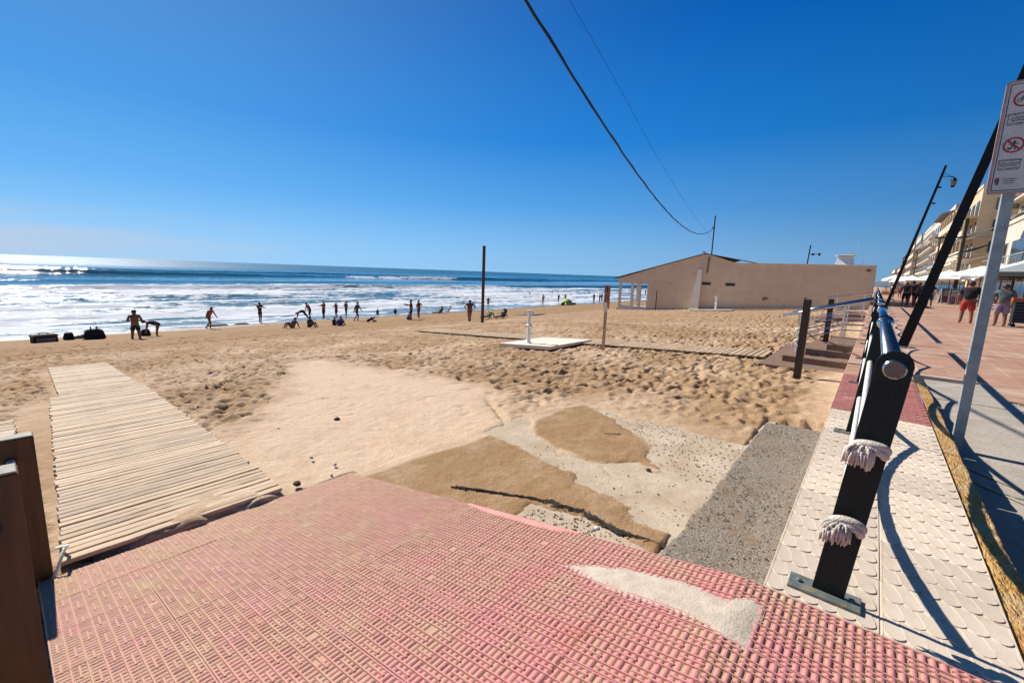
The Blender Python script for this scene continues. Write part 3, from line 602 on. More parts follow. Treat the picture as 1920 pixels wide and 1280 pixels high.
while y < 62:
    for x in (-.02, .42):
        if y < 24: inst('tile', p43, wall, (x, y+.22, random.uniform(-.002, .001)))
        else: mbs.box(x-.215, x+.215, y+.005, y+.435, -.03, 0.0)
    y += .44
o = obj('tile_field', mbs, M['terra'], wall); o['kind'] = 'stuff'
# weathered ochre kerb: irregular and broken, one block after another
kerb = thing('kerb', '', '', (0, 0, 0)); del kerb['label'], kerb['category']; struct(kerb)
y = 2.4
while y < 8.9:
    L = random.uniform(.75, 1.0); A, B = np.meshgrid(np.linspace(0.640, 0.80, 13), np.linspace(y, min(y+L, 9.0)-.012, 40), indexing='ij')
    taper = np.clip((9.3-B)/5.5, .25, 1); xw = .775+0.018*fbm(B*3, B*0+1, 3, 5); A2 = .640+(A-.640)/(.16)*(xw-.640)
    near = np.clip((6.0-B)/2.0, 0.15, 1)
    zz = 0.012-0.012*((A2-.64)/.13)+near*(0.012*fbm(A2*12, B*9, 4, 33)+.010*fbm(A2*40, B*26, 3, 34))
    zz[-1, :] = -0.45; zz[-2, :] -= .02; zz[:, 0] -= .02; zz[:, -1] -= .02
    m = grid_mesh('kerb_block', A2, B, zz); m.materials.append(M['kerb']); o = bpy.data.objects.new('kerb_block', m); C.objects.link(o); o.parent = kerb; y += L
# pavement beside the kerb, sloping down towards the camera
A, B = np.meshgrid(np.concatenate([np.arange(.77, 2.6, .06), np.arange(2.6, 12, .4)]), np.arange(2.0, 9.9, .06), indexing='ij')
drop = np.clip((9.0-B)/4.2, 0, 1.25)**1.15*0.27
zz = -.004-drop+0.004*fbm(A*6, B*6, 3, 50)
far_edge = 9.0+np.clip((A-.8)/.8, 0, 1)*.95; far_edge = np.where(A > 1.62, 8.5, far_edge)
zz = np.where(B > far_edge, -.06, zz)
m = grid_mesh('pavement', A, B, zz); m.materials.append(pm('trowelled_pavement', (0.43, 0.37, 0.30), (0.33, 0.28, 0.225), 2.5, .85, bump=.5, bscale=24, c3=(0.26, .22, .18), s3=1.2, t3=(.55, .8), stretch=(1, 2.4, 1))); o = bpy.data.objects.new('pavement', m); C.objects.link(o); struct(o)
for y0_, y1_ in ((5.72, 5.50), (5.42, 5.18)):
    vs = []; fs = []
    for i in range(12):
        x = .86+i*.14; yy = y0_-(x-.9)*.9; dz = -.004-max(0, min(1.25, (9-yy)/4.2))**1.15*.27+.007
        vs += [(x, yy, dz), (x, yy-.075, dz-.002)]
    for i in range(11): fs.append((i*2, i*2+1, i*2+3, i*2+2))
    struct(obj('painted_line', MB().add(vs, fs), pm('faded_yellow_paint', (.52, .42, .22), (.42, .36, .25), 30, .8, c3=(.40, .35, .28), s3=9, t3=(.42, .55))))
prom = thing('promenade', '', '', (0, 0, 0)); del prom['label'], prom['category']; struct(prom)
obj('bed', MB().box(.636, 1.62, 9.9, 330, -.3, -.010).box(1.62, 9.0, 8.5, 330, -.3, -.010), M['grout'], prom)
cnt = 0; mbs = MB(); r_ = 0; y = 8.52
while y < 100:
    r_ += 1
    for c_ in range(21):
        x = .74+c_*.395+.2
        if x < 1.62 and y < 9.9: continue
        if x > 8.9: continue
        vis = y < 24 and cnt < 300 and x < 1.2+(y-8)*0.32
        if vis: inst('tile', p40[0], prom, (x, y+.2, random.uniform(-.002, .001)), (0, 0, 0)); cnt += 1
        elif y < 60: mbs.box(x-.194, x+.194, y+.004, y+.392, -.03, random.uniform(-.002, .001))
    y += .398
mbs.box(.64, 9.0, 60, 330, -.02, 0.0)
o = obj('tile_field', mbs, M['terra'], prom); o['kind'] = 'stuff'

# ------------------------------------------------------------------ green railing with steel handrail and ropes
def lean(h): return 0.005+0.085*h       # posts tilt inland
def plate_poly(h=1.17, w=.122):
    pts = [(lean(0)-w/2, 0), (lean(0)+w/2, 0), (lean(h-.06)+w/2, h-.06)]
    for k in range(1, 10):
        a = math.pi*k/10; pts.append((lean(h-.06)+w/2*math.cos(a), h-.06+.06*math.sin(a)))
    pts.append((lean(h-.06)-w/2, h-.06)); return pts
def rail_segment(ys, label, near=False, ropes=True):
    y0 = ys[0]; t = thing('railing', label, 'railing', (0, y0, 0))
    post = MB().prism(plate_poly(), -.009, .009, 'y').mesh('post'); post.materials.append(M['green_steel'])
    basem = MB().box(-.15, .13, -.06, .06, .004, .018, bev=.003)
    for sx_ in (-.11, .095): basem.lathe([(.012, 0), (.012, .010), (.005, .014)], 8, (sx_, 0, .018))
    base = basem.mesh('base_plate'); base.materials.append(M['plate'])
    for y in ys:
        p = inst('post', post, t, (0, y-y0, .015)); inst('base_plate', base, p, (0, 0, -.015))
        if y != y0:
            cl = MB().lathe([(.058, -.02), (.062, -.012), (.062, .012), (.058, .02)], 20).mesh('collar', True); cl.materials.append(M['stainless'])
            inst('collar', cl, p, (lean(1.11), .0, 1.095), (math.pi/2, 0, 0))
    hr = MB().tube([(lean(1.11), y0-.03, 1.11), (lean(1.11), ys[-1]+.04, 1.11)], .040, 24); o = obj('handrail', hr, M['stainless'], t, smooth=True)
    cap = MB().lathe([(.001, .0), (.034, 0.0), (.0395, -.004), (.040, -.010)], 24).mesh('end_cap', False); cap.materials.append(M['stain_cap'])
    inst('end_cap', cap, t, (lean(1.11), -.0305, 1.11), (math.pi/2, 0, 0))
    if ropes:
        for h in (.73, .37):
            pts = []
            for a, b_ in zip(ys[:-1], ys[1:]):
                for k in range(13):
                    s = k/12; pts.append((lean(h)-.035+.01*math.sin(a*3), a+(b_-a)*s, h-.20*4*s*(1-s)*(1 if b_-a > 2 else .3)))
            obj('rope', MB().tube(pts, .021, 8), M['rope_plain'], t, smooth=True)
    return t
rs = rail_segment([2.39, 5.30, 8.20, 11.0, 13.9], 'nearest length of dark green plate railing with round steel handrail on the sea wall', True)
rail_segment([16.1, 19.1, 22.1, 25.1, 28.1, 31.1, 34.1, 37.1, 40.1], 'second length of dark green railing, beyond the beach steps, ending by the taupe building')
rail_segment([55, 59, 63, 67, 71, 75, 79, 83], 'farthest length of dark green railing, past the taupe building', ropes=False)
# knots with frayed tassels at the first post
def knot(cx, cz, seed, lying):
    rg = random.Random(seed); kb = MB(); y0 = 2.37
    # two wraps over the plate edge
    for j, (rx, dz) in enumerate(((.054, .010), (.049, -.012))):
        pts = []
        for k in range(15):
            a = math.pi*(-0.15+1.25*k/14); pts.append((cx+.012+rx*math.cos(a), y0-.028-.020*math.sin(a)-.006*j, cz+dz+(.030 if lying else .022)*math.sin(a)))
        kb.tube(pts, [.013]+[.0175]*13+[.013], 8)
    ko = obj('rope_knot', kb, M['rope'], rs, smooth=True)
    tb = MB()
    for k in range(80):
        a = rg.uniform(-1.35, 1.35); sp = rg.uniform(.25, 1.0); L = rg.uniform(.048, .085); st = Vector((cx-.012+.018*math.sin(a), y0-.045-rg.uniform(0, .018), cz+rg.uniform(-.01, .02)))
        dx = math.sin(a)*.042*sp-.010; dy = -.028*sp*math.cos(a)-.012; pts = [st]
        for s in (.3, .6, .85, 1.0):
            pts.append(st+Vector((dx*min(1, s*1.5)+rg.uniform(-.004, .004), dy*min(1, s*1.8)*(1.15-s*.4)+rg.uniform(-.003, .003), .016*math.sin(s*2.6)-L*s*s)))
        tb.tube(pts, [.006, .0058, .0052, .0045, .0025], 5)
    o = obj('tassel', tb, M['rope'], ko, smooth=True)
knot(.055, .755, 3, False); knot(.022, .385, 5, True)

# ------------------------------------------------------------------ leaning masts (lamp posts)
def mast(y, label, lamp=True):
    t = thing('lamp_post', label, 'street lamp', (.65, y, 0)); H = 9.3; ln = .19
    pl = [(-.10, 0), (.10, 0), (ln*H+.065, H), (ln*H-.065, H)]
    obj('mast', MB().prism(pl, -.024, .024, 'y'), M['black_steel'], t, local=True)
    obj('base_plate', MB().box(-.24, .24, -.12, .12, .004, .024, bev=.004), M['plate'], t, local=True)
    if lamp:
        ax = ln*8.6
        obj('arm', MB().tube([(ax+.05, 0, 8.62), (ax+.30, 0, 8.60), (ax+.60, 0, 8.52)], .022, 8).tube([(ax+.05, 0, 8.85), (ax+.55, 0, 8.56)], .012, 6), M['black_steel'], t, local=True)
        l = obj('lantern', MB().lathe([(.03, .16), (.06, .12), (.13, .06), (.15, 0.0), (.15, -.02), (.11, -.40), (.08, -.46), (.02, -.48)], 10, (ax+.62, 0, 8.36)), M['black_steel'], t, local=True)
        obj('glass', MB().lathe([(.142, -.05), (.155, -.12), (.128, -.34), (.112, -.38)], 8, (ax+.62, 0, 8.36)), pm('amber_lantern_glass', (.16, .11, .08), (.1, .07, .05), 8, .2), l, local=True)
        obj('bracket', MB().box(ln*6.9+.10, ln*6.9+.26, -.04, .04, 6.9, 7.0), M['black_steel'], t, local=True); obj('bracket', MB().box(ln*7.9+.08, ln*7.9+.24, -.04, .04, 7.9, 8.0), M['black_steel'], t, local=True)
    return t
mast(14.1, 'nearest leaning black steel mast rising out of the frame beside the first handrail')
mast(40.5, 'leaning black lamp post with a hanging lantern, farther along the promenade')

# ------------------------------------------------------------------ prohibition sign on its galvanised post
sg = thing('sign_post', 'square galvanised post carrying a white board of prohibition symbols at the right edge', 'sign', (.825, 6.17, -.24))
obj('post', MB().box(.785, .865, 6.13, 6.21, -.3, 3.25), M['galv'], sg)
obj('bolt', MB().lathe([(.008, 0), (.008, .012)], 8, (.825, 6.128, 2.05)), M['stainless'], sg)
BX0, BX1, BZ0, BZ1, BY = .682, 1.052, 2.345, 3.305, 6.118
def rrect(x0, x1, z0, z1, r, n=5):
    P = []
    for cx, cz, a0 in ((x1-r, z0+r, -90), (x1-r, z1-r, 0), (x0+r, z1-r, 90), (x0+r, z0+r, 180)):
        for k in range(n+1):
            a = R(a0+90*k/n); P.append((cx+r*math.cos(a), cz+r*math.sin(a)))
    return P
brd = obj('board', MB().prism(rrect(BX0, BX1, BZ0, BZ1, .02), BY, BY+.010, 'y'), pm('white_sign_sheet', (.52, .50, .48), (.46, .44, .43), 6, .5), sg)
def ring_strip(P, Q, y0, y1):
    n = len(P); mb = MB(); vs = [(a, y0, b_) for a, b_ in P]+[(a, y0, b_) for a, b_ in Q]+[(a, y1, b_) for a, b_ in P]+[(a, y1, b_) for a, b_ in Q]; fs = []
    for i in range(n):
        j = (i+1) % n; fs += [(i, j, n+j, n+i), (i, 2*n+i, 2*n+j, j)]
    return mb.add(vs, fs)
M['redprint'] = pm('red_print', (.42, .022, .03), (.36, .02, .026), 20, .5); M['blackprint'] = pm('black_print', (.03, .028, .035), (.04, .038, .04), 20, .5)
obj('rim', ring_strip(rrect(BX0-.012, BX1+.012, BZ0-.012, BZ1+.012, .03), rrect(BX0+.004, BX1-.004, BZ0+.004, BZ1-.004, .02), BY-.006, BY+.022), pm('sign_rim', (.42, .26, .22), (.34, .2, .17), 10, .5), sg)
obj('border', ring_strip(rrect(BX0+.016, BX1-.016, BZ0+.016, BZ1-.016, .014), rrect(BX0+.022, BX1-.022, BZ0+.022, BZ1-.022, .012), BY-.0015, BY+.002), M['blackprint'], brd)
yp = BY-.002
def circ(cx, cz, r, n=36): return [(cx+r*math.cos(2*math.pi*k/n), cz+r*math.sin(2*math.pi*k/n)) for k in range(n)]
def ribbon(mb, pts, wd, y):
    for (xa, za), (xb, zb) in zip(pts[:-1], pts[1:]):
        d = Vector((xb-xa, zb-za)).normalized()*wd/2; n_ = (-d.y, d.x)
        mb.prism([(xa+n_[0]-d.x, za+n_[1]-d.y), (xa-n_[0]-d.x, za-n_[1]-d.y), (xb-n_[0]+d.x, zb-n_[1]+d.y), (xb+n_[0]+d.x, zb+n_[1]+d.y)], y, y+.0015, 'y')
def text(s, cx, cz, size, mat=None):
    cu = bpy.data.curves.new('t', 'FONT'); cu.body = s; cu.size = size; cu.align_x = 'CENTER'; cu.align_y = 'CENTER'; cu.extrude = .0004; cu.resolution_u = 2; cu.offset = size*.012
    tmp = bpy.data.objects.new('t', cu); C.objects.link(tmp); dg = bpy.context.evaluated_depsgraph_get(); dg.update()
    me = bpy.data.meshes.new_from_object(tmp.evaluated_get(dg)); bpy.data.objects.remove(tmp)
    me.materials.clear(); me.materials.append(mat or M['blackprint']); o = bpy.data.objects.new('lettering', me); C.objects.link(o); o.parent = brd
    o.matrix_parent_inverse = Matrix.Identity(4); o.location = Vector((cx, yp-.0005, cz))-Vector((.825, 6.17, -.24)); o.rotation_euler = (math.pi/2, 0, 0)
def pict(cx, cz, r, kind):
    # tyre-like red ring with its symbol
    rg_ = obj('red_ring', ring_strip(circ(cx, cz, r), circ(cx, cz, r*.80), yp-.0005, yp+.002), M['redprint'], brd)
    s = MB()
    if kind == 'bike':
        for dx in (-.026, .026):
            P = circ(cx+dx, cz-.008, .016, 16); ribbon(s, P+[P[0]], .0035, yp)
        ribbon(s, [(cx-.026, cz-.008), (cx-.010, cz+.016), (cx+.016, cz+.014), (cx-.002, cz-.008), (cx-.026, cz-.008)], .0035, yp); ribbon(s, [(cx-.010, cz+.016), (cx-.002, cz-.008)], .0035, yp); ribbon(s, [(cx+.026, cz-.008), (cx+.014, cz+.022), (cx+.006, cz+.023)], .0035, yp); ribbon(s, [(cx-.016, cz+.020), (cx-.004, cz+.020)], .005, yp)
    elif kind == 'ball':
        s.prism(circ(cx+.004, cz+.030, .009, 12), yp, yp+.0015); ribbon(s, [(cx+.002, cz+.020), (cx-.004, cz-.006)], .013, yp); ribbon(s, [(cx, cz+.016), (cx+.022, cz+.008), (cx+.028, cz+.014)], .006, yp); ribbon(s, [(cx-.002, cz+.015), (cx-.022, cz+.004)], .006, yp)
        ribbon(s, [(cx-.003, cz-.006), (cx+.014, cz-.018), (cx+.010, cz-.036)], .008, yp); ribbon(s, [(cx-.006, cz-.006), (cx-.016, cz-.034)], .008, yp); s.prism(circ(cx-.028, cz-.028, .009, 12), yp, yp+.0015)
    elif kind == 'dog':
        ribbon(s, [(cx-.026, cz), (cx+.018, cz)], .016, yp); ribbon(s, [(cx+.018, cz+.004), (cx+.032, cz+.014)], .012, yp); ribbon(s, [(cx-.026, cz+.004), (cx-.036, cz+.020)], .004, yp)
        for dx in (-.028, -.018, .010, .020): ribbon(s, [(cx+dx, cz-.004), (cx+dx, cz-.028)], .005, yp)
    elif kind == 'camp':
        s.prism([(cx-.03, cz-.022), (cx+.03, cz-.022), (cx, cz+.026)], yp, yp+.0015)
    obj('symbol', s, M['blackprint'], rg_)
    if kind != 'bike':
        m_ = MB(); ribbon(m_, [(cx-r*.64, cz+r*.64), (cx+r*.64, cz-r*.64)], r*.20, yp-.0015); obj('slash', m_, M['redprint'], rg_)
def tbox(cx, zc, hw, hh, lines):
    obj('frame', ring_strip(rrect(cx-hw, cx+hw, zc-hh, zc+hh, .012), rrect(cx-hw+.003, cx+hw-.003, zc-hh+.003, zc+hh-.003, .01), yp, yp+.0015), M['blackprint'], brd)
    m_ = MB(); ribbon(m_, [(cx-hw, zc), (cx+hw, zc)], .0022, yp); obj('rule', m_, M['blackprint'], brd)
    for i, l in enumerate(lines): text(l, cx, zc+hh*(.74-.49*i), .0165 if i else .0165)
c1, c2 = .785, .950
pict(c1+.012, 3.155, .068, 'bike'); pict(c2+.012, 3.155, .068, 'dog'); pict(c1+.003, 2.760, .068, 'ball'); pict(c2+.005, 2.760, .068, 'camp')
tbox(c1+.006, 2.985, .072, .052, ['PROHIBIDO CIRCULAR', 'EN BICICLETA', 'BIKE RIDING', 'NOT PERMITTED']); tbox(c2+.008, 2.985, .072, .052, ['PROHIBIDO', 'PERROS', 'NO DOGS', 'ALLOWED'])
tbox(c1, 2.590, .068, .048, ['NO ESTA PERMITIDO', 'JUGAR A BALON', 'BALL PLAYING', 'NOT PERMITTED']); tbox(c2+.002, 2.590, .068, .048, ['PROHIBIDO', 'ACAMPAR', 'NO CAMPING', 'ALLOWED'])
obj('crest', MB().prism([(.712, 2.452), (.722, 2.418), (.738, 2.412), (.744, 2.45), (.740, 2.478), (.716, 2.476)], yp, yp+.0015), pm('crest_print', (.16, .05, .05), (.08, .05, .06), 60, .5), brd)
text('AYUNTAMIENTO', .805, 2.462, .0125); text('CONCEJALIA', .805, 2.443, .0125); text('DE PLAYAS', .805, 2.424, .0125)
obj('emblem', MB().prism(circ(.925, 2.445, .026, 16), yp, yp+.0015), pm('emblem_print', (.05, .12, .10), (.03, .07, .08), 40, .5), brd)

# ------------------------------------------------------------------ timber walkways
def plank_mesh(w, l, th, seed):
    rg = random.Random(seed); mb = MB(); n = 8; vs = []; fs = []
    for i in range(n+1):
        y = -l/2+l*i/n; wv_ = rg.uniform(-.002, .002); dz = rg.uniform(-.002, .002)
        vs += [(-w/2+wv_, y, -th), (-w/2+wv_, y, dz-.003), (-w/2+.004+wv_, y, dz), (w/2-.004+wv_, y, dz), (w/2+wv_, y, dz-.003), (w/2+wv_, y, -th)]
    for i in range(n):
        for c in range(6): fs.append((i*6+c, i*6+(c+1) % 6, i*6+6+(c+1) % 6, i*6+6+c))
    fs += [tuple(range(6)), tuple(reversed(range(n*6, n*6+6)))]
    me = mb.add(vs, fs).mesh('plank'); me.materials.append(M['wood_grey']); return me
def walkway(label, x0, x1, y0, y1, w, gap, lift, jit=.012, skew=0.0, group=None, splits=()):
    t = thing('wooden_walkway', label, 'boardwalk', (x0, (y0+y1)/2, beach_z(x0)), group)
    ms_ = [plank_mesh(w-gap, y1-y0, .03, s) for s in range(4)]; tilt = -math.atan(.08); x = x0; p = w
    while x > x1:
        zz = beach_z(x)+lift; jy = random.uniform(-jit, jit); dy = skew*(x0-x)
        inst('plank', random.choice(ms_), t, (x-x0-p/2, jy+dy, zz-beach_z(x0)+random.uniform(-.004, .004)), (random.uniform(-.004, .004), tilt+random.uniform(-.03, .03), skew*.0+random.uniform(-.004, .004)), (random.uniform(.9, 1.02), random.uniform(.985, 1.01), 1))
        x -= p
    for yy in (y0+.12, (y0+y1)/2, y1-.12):
        vs = []; X0, X1 = x0-.02, x1+.02
        obj('joist', MB().add([(X0, yy-.03, beach_z(X0)+lift-.10), (X0, yy+.03, beach_z(X0)+lift-.10), (X0, yy+.03, beach_z(X0)+lift-.034), (X0, yy-.03, beach_z(X0)+lift-.034),
            (X1, yy-.03+skew*(X0-X1), beach_z(X1)+lift-.10), (X1, yy+.03+skew*(X0-X1), beach_z(X1)+lift-.10), (X1, yy+.03+skew*(X0-X1), beach_z(X1)+lift-.034), (X1, yy-.03+skew*(X0-X1), beach_z(X1)+lift-.034)],
            [(0, 1, 2, 3), (4, 7, 6, 5), (0, 4, 5, 1), (1, 5, 6, 2), (2, 6, 7, 3), (3, 7, 4, 0)]), M['wood_dark'], t)
    return t
G = 'timber walkways laid on the sand'
walkway('wide weathered plank walkway leading from the pink ramp down towards the sea', -4.10, -12.0, .13, 1.60, .100, .011, .025, skew=.048, group=G)
walkway('sand-dusted far end of the near walkway, shifted sideways at its start', -12.03, -18.3, .64, 1.90, .110, .010, .02, .005, skew=.030, group=G)
walkway('short yellowish walkway branching off to the left behind the timber posts', -7.65, -10.2, -3.0, .02, .105, .008, .02, .006, group=G)
walkway('long narrow plank walkway crossing the sand behind the foot shower to the beach steps', -2.0, -18.4, 12.60, 14.0, .150, .030, .05, .01, .10, group=G)

# ------------------------------------------------------------------ timber gate posts at the left edge
def timber_post(label, x, y0, y1, ztop, zb, hole=None):
    t = thing('timber_post', label, 'post', (x, (y0+y1)/2, zb), 'timber posts beside the ramp')
    obj('shaft', MB().box(x-.055, x+.055, y0, y1, zb, ztop-.006, bev=.006), M['wood_brown'], t)
    obj('post_top', MB().box(x-.052, x+.052, y0+.004, y1-.004, ztop-.006, ztop, bev=.003), M['wood_end'], t)
    if hole: obj('bolt_hole', MB().lathe([(.0, 0), (.028, 0), (.028, .003), (.016, .003)], 14).mesh('h'), M['dark'], t).matrix_local = Matrix.Translation(Vector((x+.0565, hole[0], hole[1]))-t.location) @ Matrix.Rotation(math.pi/2, 4, 'Y')
    return t
timber_post('brown timber post nearest the camera, cut off by the left edge', -2.42, -.135, -.004, .655, -1.0, (-.09, .45))
timber_post('brown timber post behind the first one, at the far corner of the ramp', -4.12, -.13, .080, .300, -1.2, (-.03, .15))
rp_ = tag(obj('rope', MB().tube([(-2.46, -.075, .545), (-2.62, -.075, .50), (-3.0, -.07, .36), (-3.5, -.05, .22), (-3.9, -.035, .165), (-4.065, -.03, .15)], .020, 8), M['rope_plain'], smooth=True), 'grey rope strung between the two timber posts', 'rope')
tag(obj('cord', MB().tube([(-4.35, .12, -.655), (-4.22, .17, -.60), (-4.12, .15, -.56), (-4.05, .10, -.66), (-4.02, .07, -.72)], .011, 6), M['rope_plain'], smooth=True), 'thin white cord end lying between the walkway and the timber post', 'cord')

# ------------------------------------------------------------------ foot showers, posts, small signs
def foot_shower(label, x, y, zb, h, pad):
    t = thing('foot_shower', label, 'shower', (x, y, zb), 'white foot showers')
    k = h/1.25
    obj('column', MB().lathe([(.15*k, 0), (.15*k, .03*k), (.07*k, .05*k), (.07*k, .62*k), (.11*k, .64*k), (.11*k, .70*k), (.06*k, .73*k), (.06*k, 1.18*k), (.085*k, 1.20*k), (.085*k, 1.25*k)], 14, (x, y, zb+.02)), M['white'], t, smooth=False)
    for a in (0, 2.1, 4.2):
        obj('nozzle', MB().tube([(x+.05*k*math.cos(a), y+.05*k*math.sin(a), zb+1.20*k), (x+.17*k*math.cos(a), y+.17*k*math.sin(a), zb+1.19*k), (x+.20*k*math.cos(a), y+.20*k*math.sin(a), zb+1.12*k)], .018*k, 6), M['stainless'], t)
        obj('push_button', MB().tube([(x+.10*k*math.cos(a), y+.10*k*math.sin(a), zb+.67*k), (x+.15*k*math.cos(a), y+.15*k*math.sin(a), zb+.67*k)], .022*k, 6), M['stainless'], t)
    if pad: 
        x0, x1, y0, y1 = pad; obj('drain_pad', MB().add([(x0, y0, beach_z(x0)+.02), (x1, y0, beach_z(x1)+.02), (x1, y1, beach_z(x1)+.02), (x0, y1, beach_z(x0)+.02), (x0, y0, beach_z(x0)+.13), (x1, y0, beach_z(x1)+.13), (x1, y1, beach_z(x1)+.10), (x0, y1, beach_z(x0)+.10)], [(0, 3, 2, 1), (4, 5, 6, 7), (0, 1, 5, 4), (1, 2, 6, 5), (2, 3, 7, 6), (3, 0, 4, 7)]), M['cream'], t)
foot_shower('white foot shower on a square pale pad beside the long walkway', -9.0, 11.75, -.98, 1.16, (-9.9, -7.75, 11.25, 13.9))
foot_shower('small white foot shower standing in front of the taupe building', -10.35, 39.6, -1.22, 1.28, (-12.2, -9.0, 38.9, 40.4))
def pole(name, label, cat, x, y, zb, zt, r, mat, x2=None, group=None):
    return tag(obj(name, MB().tube([(x, y, zb-.3), (x if x2 is None else x2, y, zt)], r, 10), mat, smooth=False), label, cat, group)
p_ = thing('beach_post', 'tall square brown post standing alone on the sand in front of the surf', 'post', (-19.97, 20.9, -2.1))
obj('shaft', MB().box(-20.04, -19.90, 20.83, 20.97, -2.3, 3.05, bev=.01), M['wood_dark'], p_); obj('cap', MB().box(-20.055, -19.885, 20.815, 20.985, 3.052, 3.10, bev=.01), M['wood_dark'], p_)
t = thing('marker_post', 'slim pale wooden marker post with a small white plate, in front of the long walkway', 'post', (-6.32, 12.1, -.9))
obj('stake', MB().box(-6.355, -6.285, 12.065, 12.135, -1.1, .62, bev=.006), M['wood_grey'], t); obj('plate', MB().box(-6.37, -6.27, 12.045, 12.060, .36, .63, bev=.004), M['white'], t)
t = thing('beach_sign', 'tall narrow orange notice board by the porch of the taupe building', 'sign', (-22.9, 44.0, -2.2))
obj('leg', MB().box(-23.2, -23.12, 43.96, 44.04, -2.5, .2), M['wood_dark'], t); obj('leg', MB().box(-22.68, -22.6, 43.96, 44.04, -2.5, .2), M['wood_dark'], t)
obj('panel', MB().box(-23.25, -22.55, 43.90, 43.95, -2.0, .42, bev=.01), pm('faded_orange_board', (.42, .20, .13), (.34, .15, .10), 6, .7), t)
obj('printed_figure', MB().prism([(-23.0, -.3), (-22.8, -.32), (-22.85, -.05), (-22.7, .1), (-22.9, .12), (-22.88, .3), (-23.0, .28), (-23.02, 0)], 43.885, 43.897), M['blackprint'], t)
for k in range(3): obj('printed_line', MB().box(-23.1, -22.72, 43.885, 43.897, -.75-k*.2, -.68-k*.2), M['redprint'], t)
pole('stake', 'thin brown stake in the sand against the taupe building', 'stake', -16.3, 41.4, -1.7, .20, .05, M['wood_dark'])

# ------------------------------------------------------------------ taupe beach building
bt = thing('beach_building', 'low windowless taupe building with a gabled seaward end, porch and white buttress', 'building', (-10, 42, -1.3))
prof = [(-17.30, -2.4), (-17.30, .80), (-20.72, .80), (-20.72, 1.23), (-12.84, 3.70), (-12.0, 3.70), (-9.49, 2.90), (-.24, 2.84), (-.24, -.9)]
obj('wall', MB().prism(prof, 42.0, 42.35, 'y').box(-.60, -.24, 42.35, 56, -.9, 2.83).box(-17.3, -.6, 55.6, 56, -2.4, 2.6), M['plaster'], bt)
obj('flat_roof', MB().box(-9.5, -.30, 42.36, 55.6, 2.55, 2.70), M['conc'], bt)
obj('coping', MB().add([(-9.55, 41.90, 2.905), (-.18, 41.90, 2.845), (-.18, 42.45, 2.845), (-9.55, 42.45, 2.905), (-9.55, 41.90, 2.985), (-.18, 41.90, 2.925), (-.18, 42.45, 2.925), (-9.55, 42.45, 2.985)], [(0, 3, 2, 1), (4, 5, 6, 7), (0, 1, 5, 4), (1, 2, 6, 5), (2, 3, 7, 6), (3, 0, 4, 7)]), M['cream'], bt)
def slab_roof(x0, z0, x1, z1, name='roof', th=.07):
    return obj(name, MB().add([(x0, 41.85, z0), (x1, 41.85, z1), (x1, 56, z1), (x0, 56, z0), (x0, 41.85, z0+th), (x1, 41.85, z1+th), (x1, 56, z1+th), (x0, 56, z0+th)], [(0, 3, 2, 1), (4, 5, 6, 7), (0, 1, 5, 4), (1, 2, 6, 5), (2, 3, 7, 6), (3, 0, 4, 7)]), M['rooftile'], bt)
lr = slab_roof(-21.1, 1.235, -12.42, 3.72); slab_roof(-12.40, 3.76, -8.2, 2.95)
obj('buttress', MB().add([(-13.6, 41.3, -1.75), (-12.3, 41.3, -1.75), (-12.3, 42.02, -1.75), (-13.6, 42.02, -1.75), (-13.15, 41.45, -1.2), (-12.35, 41.45, -1.2), (-12.75, 41.80, 2.35), (-12.42, 41.80, 2.35), (-12.42, 42.02, 2.35), (-12.75, 42.02, 2.35), (-12.35, 42.02, -1.2), (-13.15, 42.02, -1.2)],
    [(0, 1, 5, 4), (4, 5, 7, 6), (6, 7, 8, 9), (1, 2, 10, 5), (5, 10, 8, 7), (0, 4, 11, 3), (4, 6, 9, 11)]), M['cream'], bt)
obj('footing', MB().box(-13.75, -12.1, 41.1, 41.9, -2.0, -1.42, bev=.04), M['cream'], bt)
obj('plinth', MB().add([(-12.0, 41.6, -1.55), (-.5, 41.6, -.62), (-.5, 42.0, -.62), (-12.0, 42.0, -1.55), (-12.0, 41.6, -1.16), (-.5, 41.6, -.28), (-.5, 42.0, -.24), (-12.0, 42.0, -1.12)], [(0, 1, 5, 4), (4, 5, 6, 7), (1, 2, 6, 5), (3, 0, 4, 7)]), M['conc_pale'], bt)
obj('stair_slab', MB().box(-20.75, -17.3, 42.0, 47, -2.6, -1.75), M['cream'], bt)
for x in (-20.5, -19.15, -18.35, -17.42): obj('column', MB().box(x-.11, x+.11, 42.02, 42.24, -1.75, .80), M['cream'], bt)
for x in (-20.5, -17.42): obj('column', MB().box(x-.11, x+.11, 46.4, 46.62, -1.75, .9), M['cream'], bt)
obj('balustrade', MB().box(-20.4, -17.5, 42.08, 42.14, -.92, -.84), M['white'], bt); obj('balustrade_base', MB().box(-20.4, -17.5, 42.06, 42.16, -1.75, -1.50), M['white'], bt)
for k in range(9): obj('baluster', MB().box(-20.30+k*.34, -20.27+k*.34, 42.09, 42.12, -1.5, -.92), M['white'], bt)
for x in (-12.0, -9.98):
    f = obj('vent', ring_strip([(x-.42, .92), (x+.42, .92), (x+.42, 1.24), (x-.42, 1.24)], [(x-.36, .98), (x+.36, .98), (x+.36, 1.18), (x-.36, 1.18)], 41.965, 42.0), M['conc'], bt); obj('opening', MB().box(x-.36, x+.36, 41.985, 41.998, .98, 1.18), M['dark'], f)
obj('drain_pipe', MB().tube([(-11.95, 41.94, 3.45), (-12.0, 41.94, 2.6), (-12.02, 41.95, 2.05)], .06, 8), pm('rusty_pipe', (.30, .17, .09), (.2, .1, .05), 8, .8), bt)
pr = pm('rust_brown_stain', (.26, .13, .08), (.36, .22, .15), 30, .9)
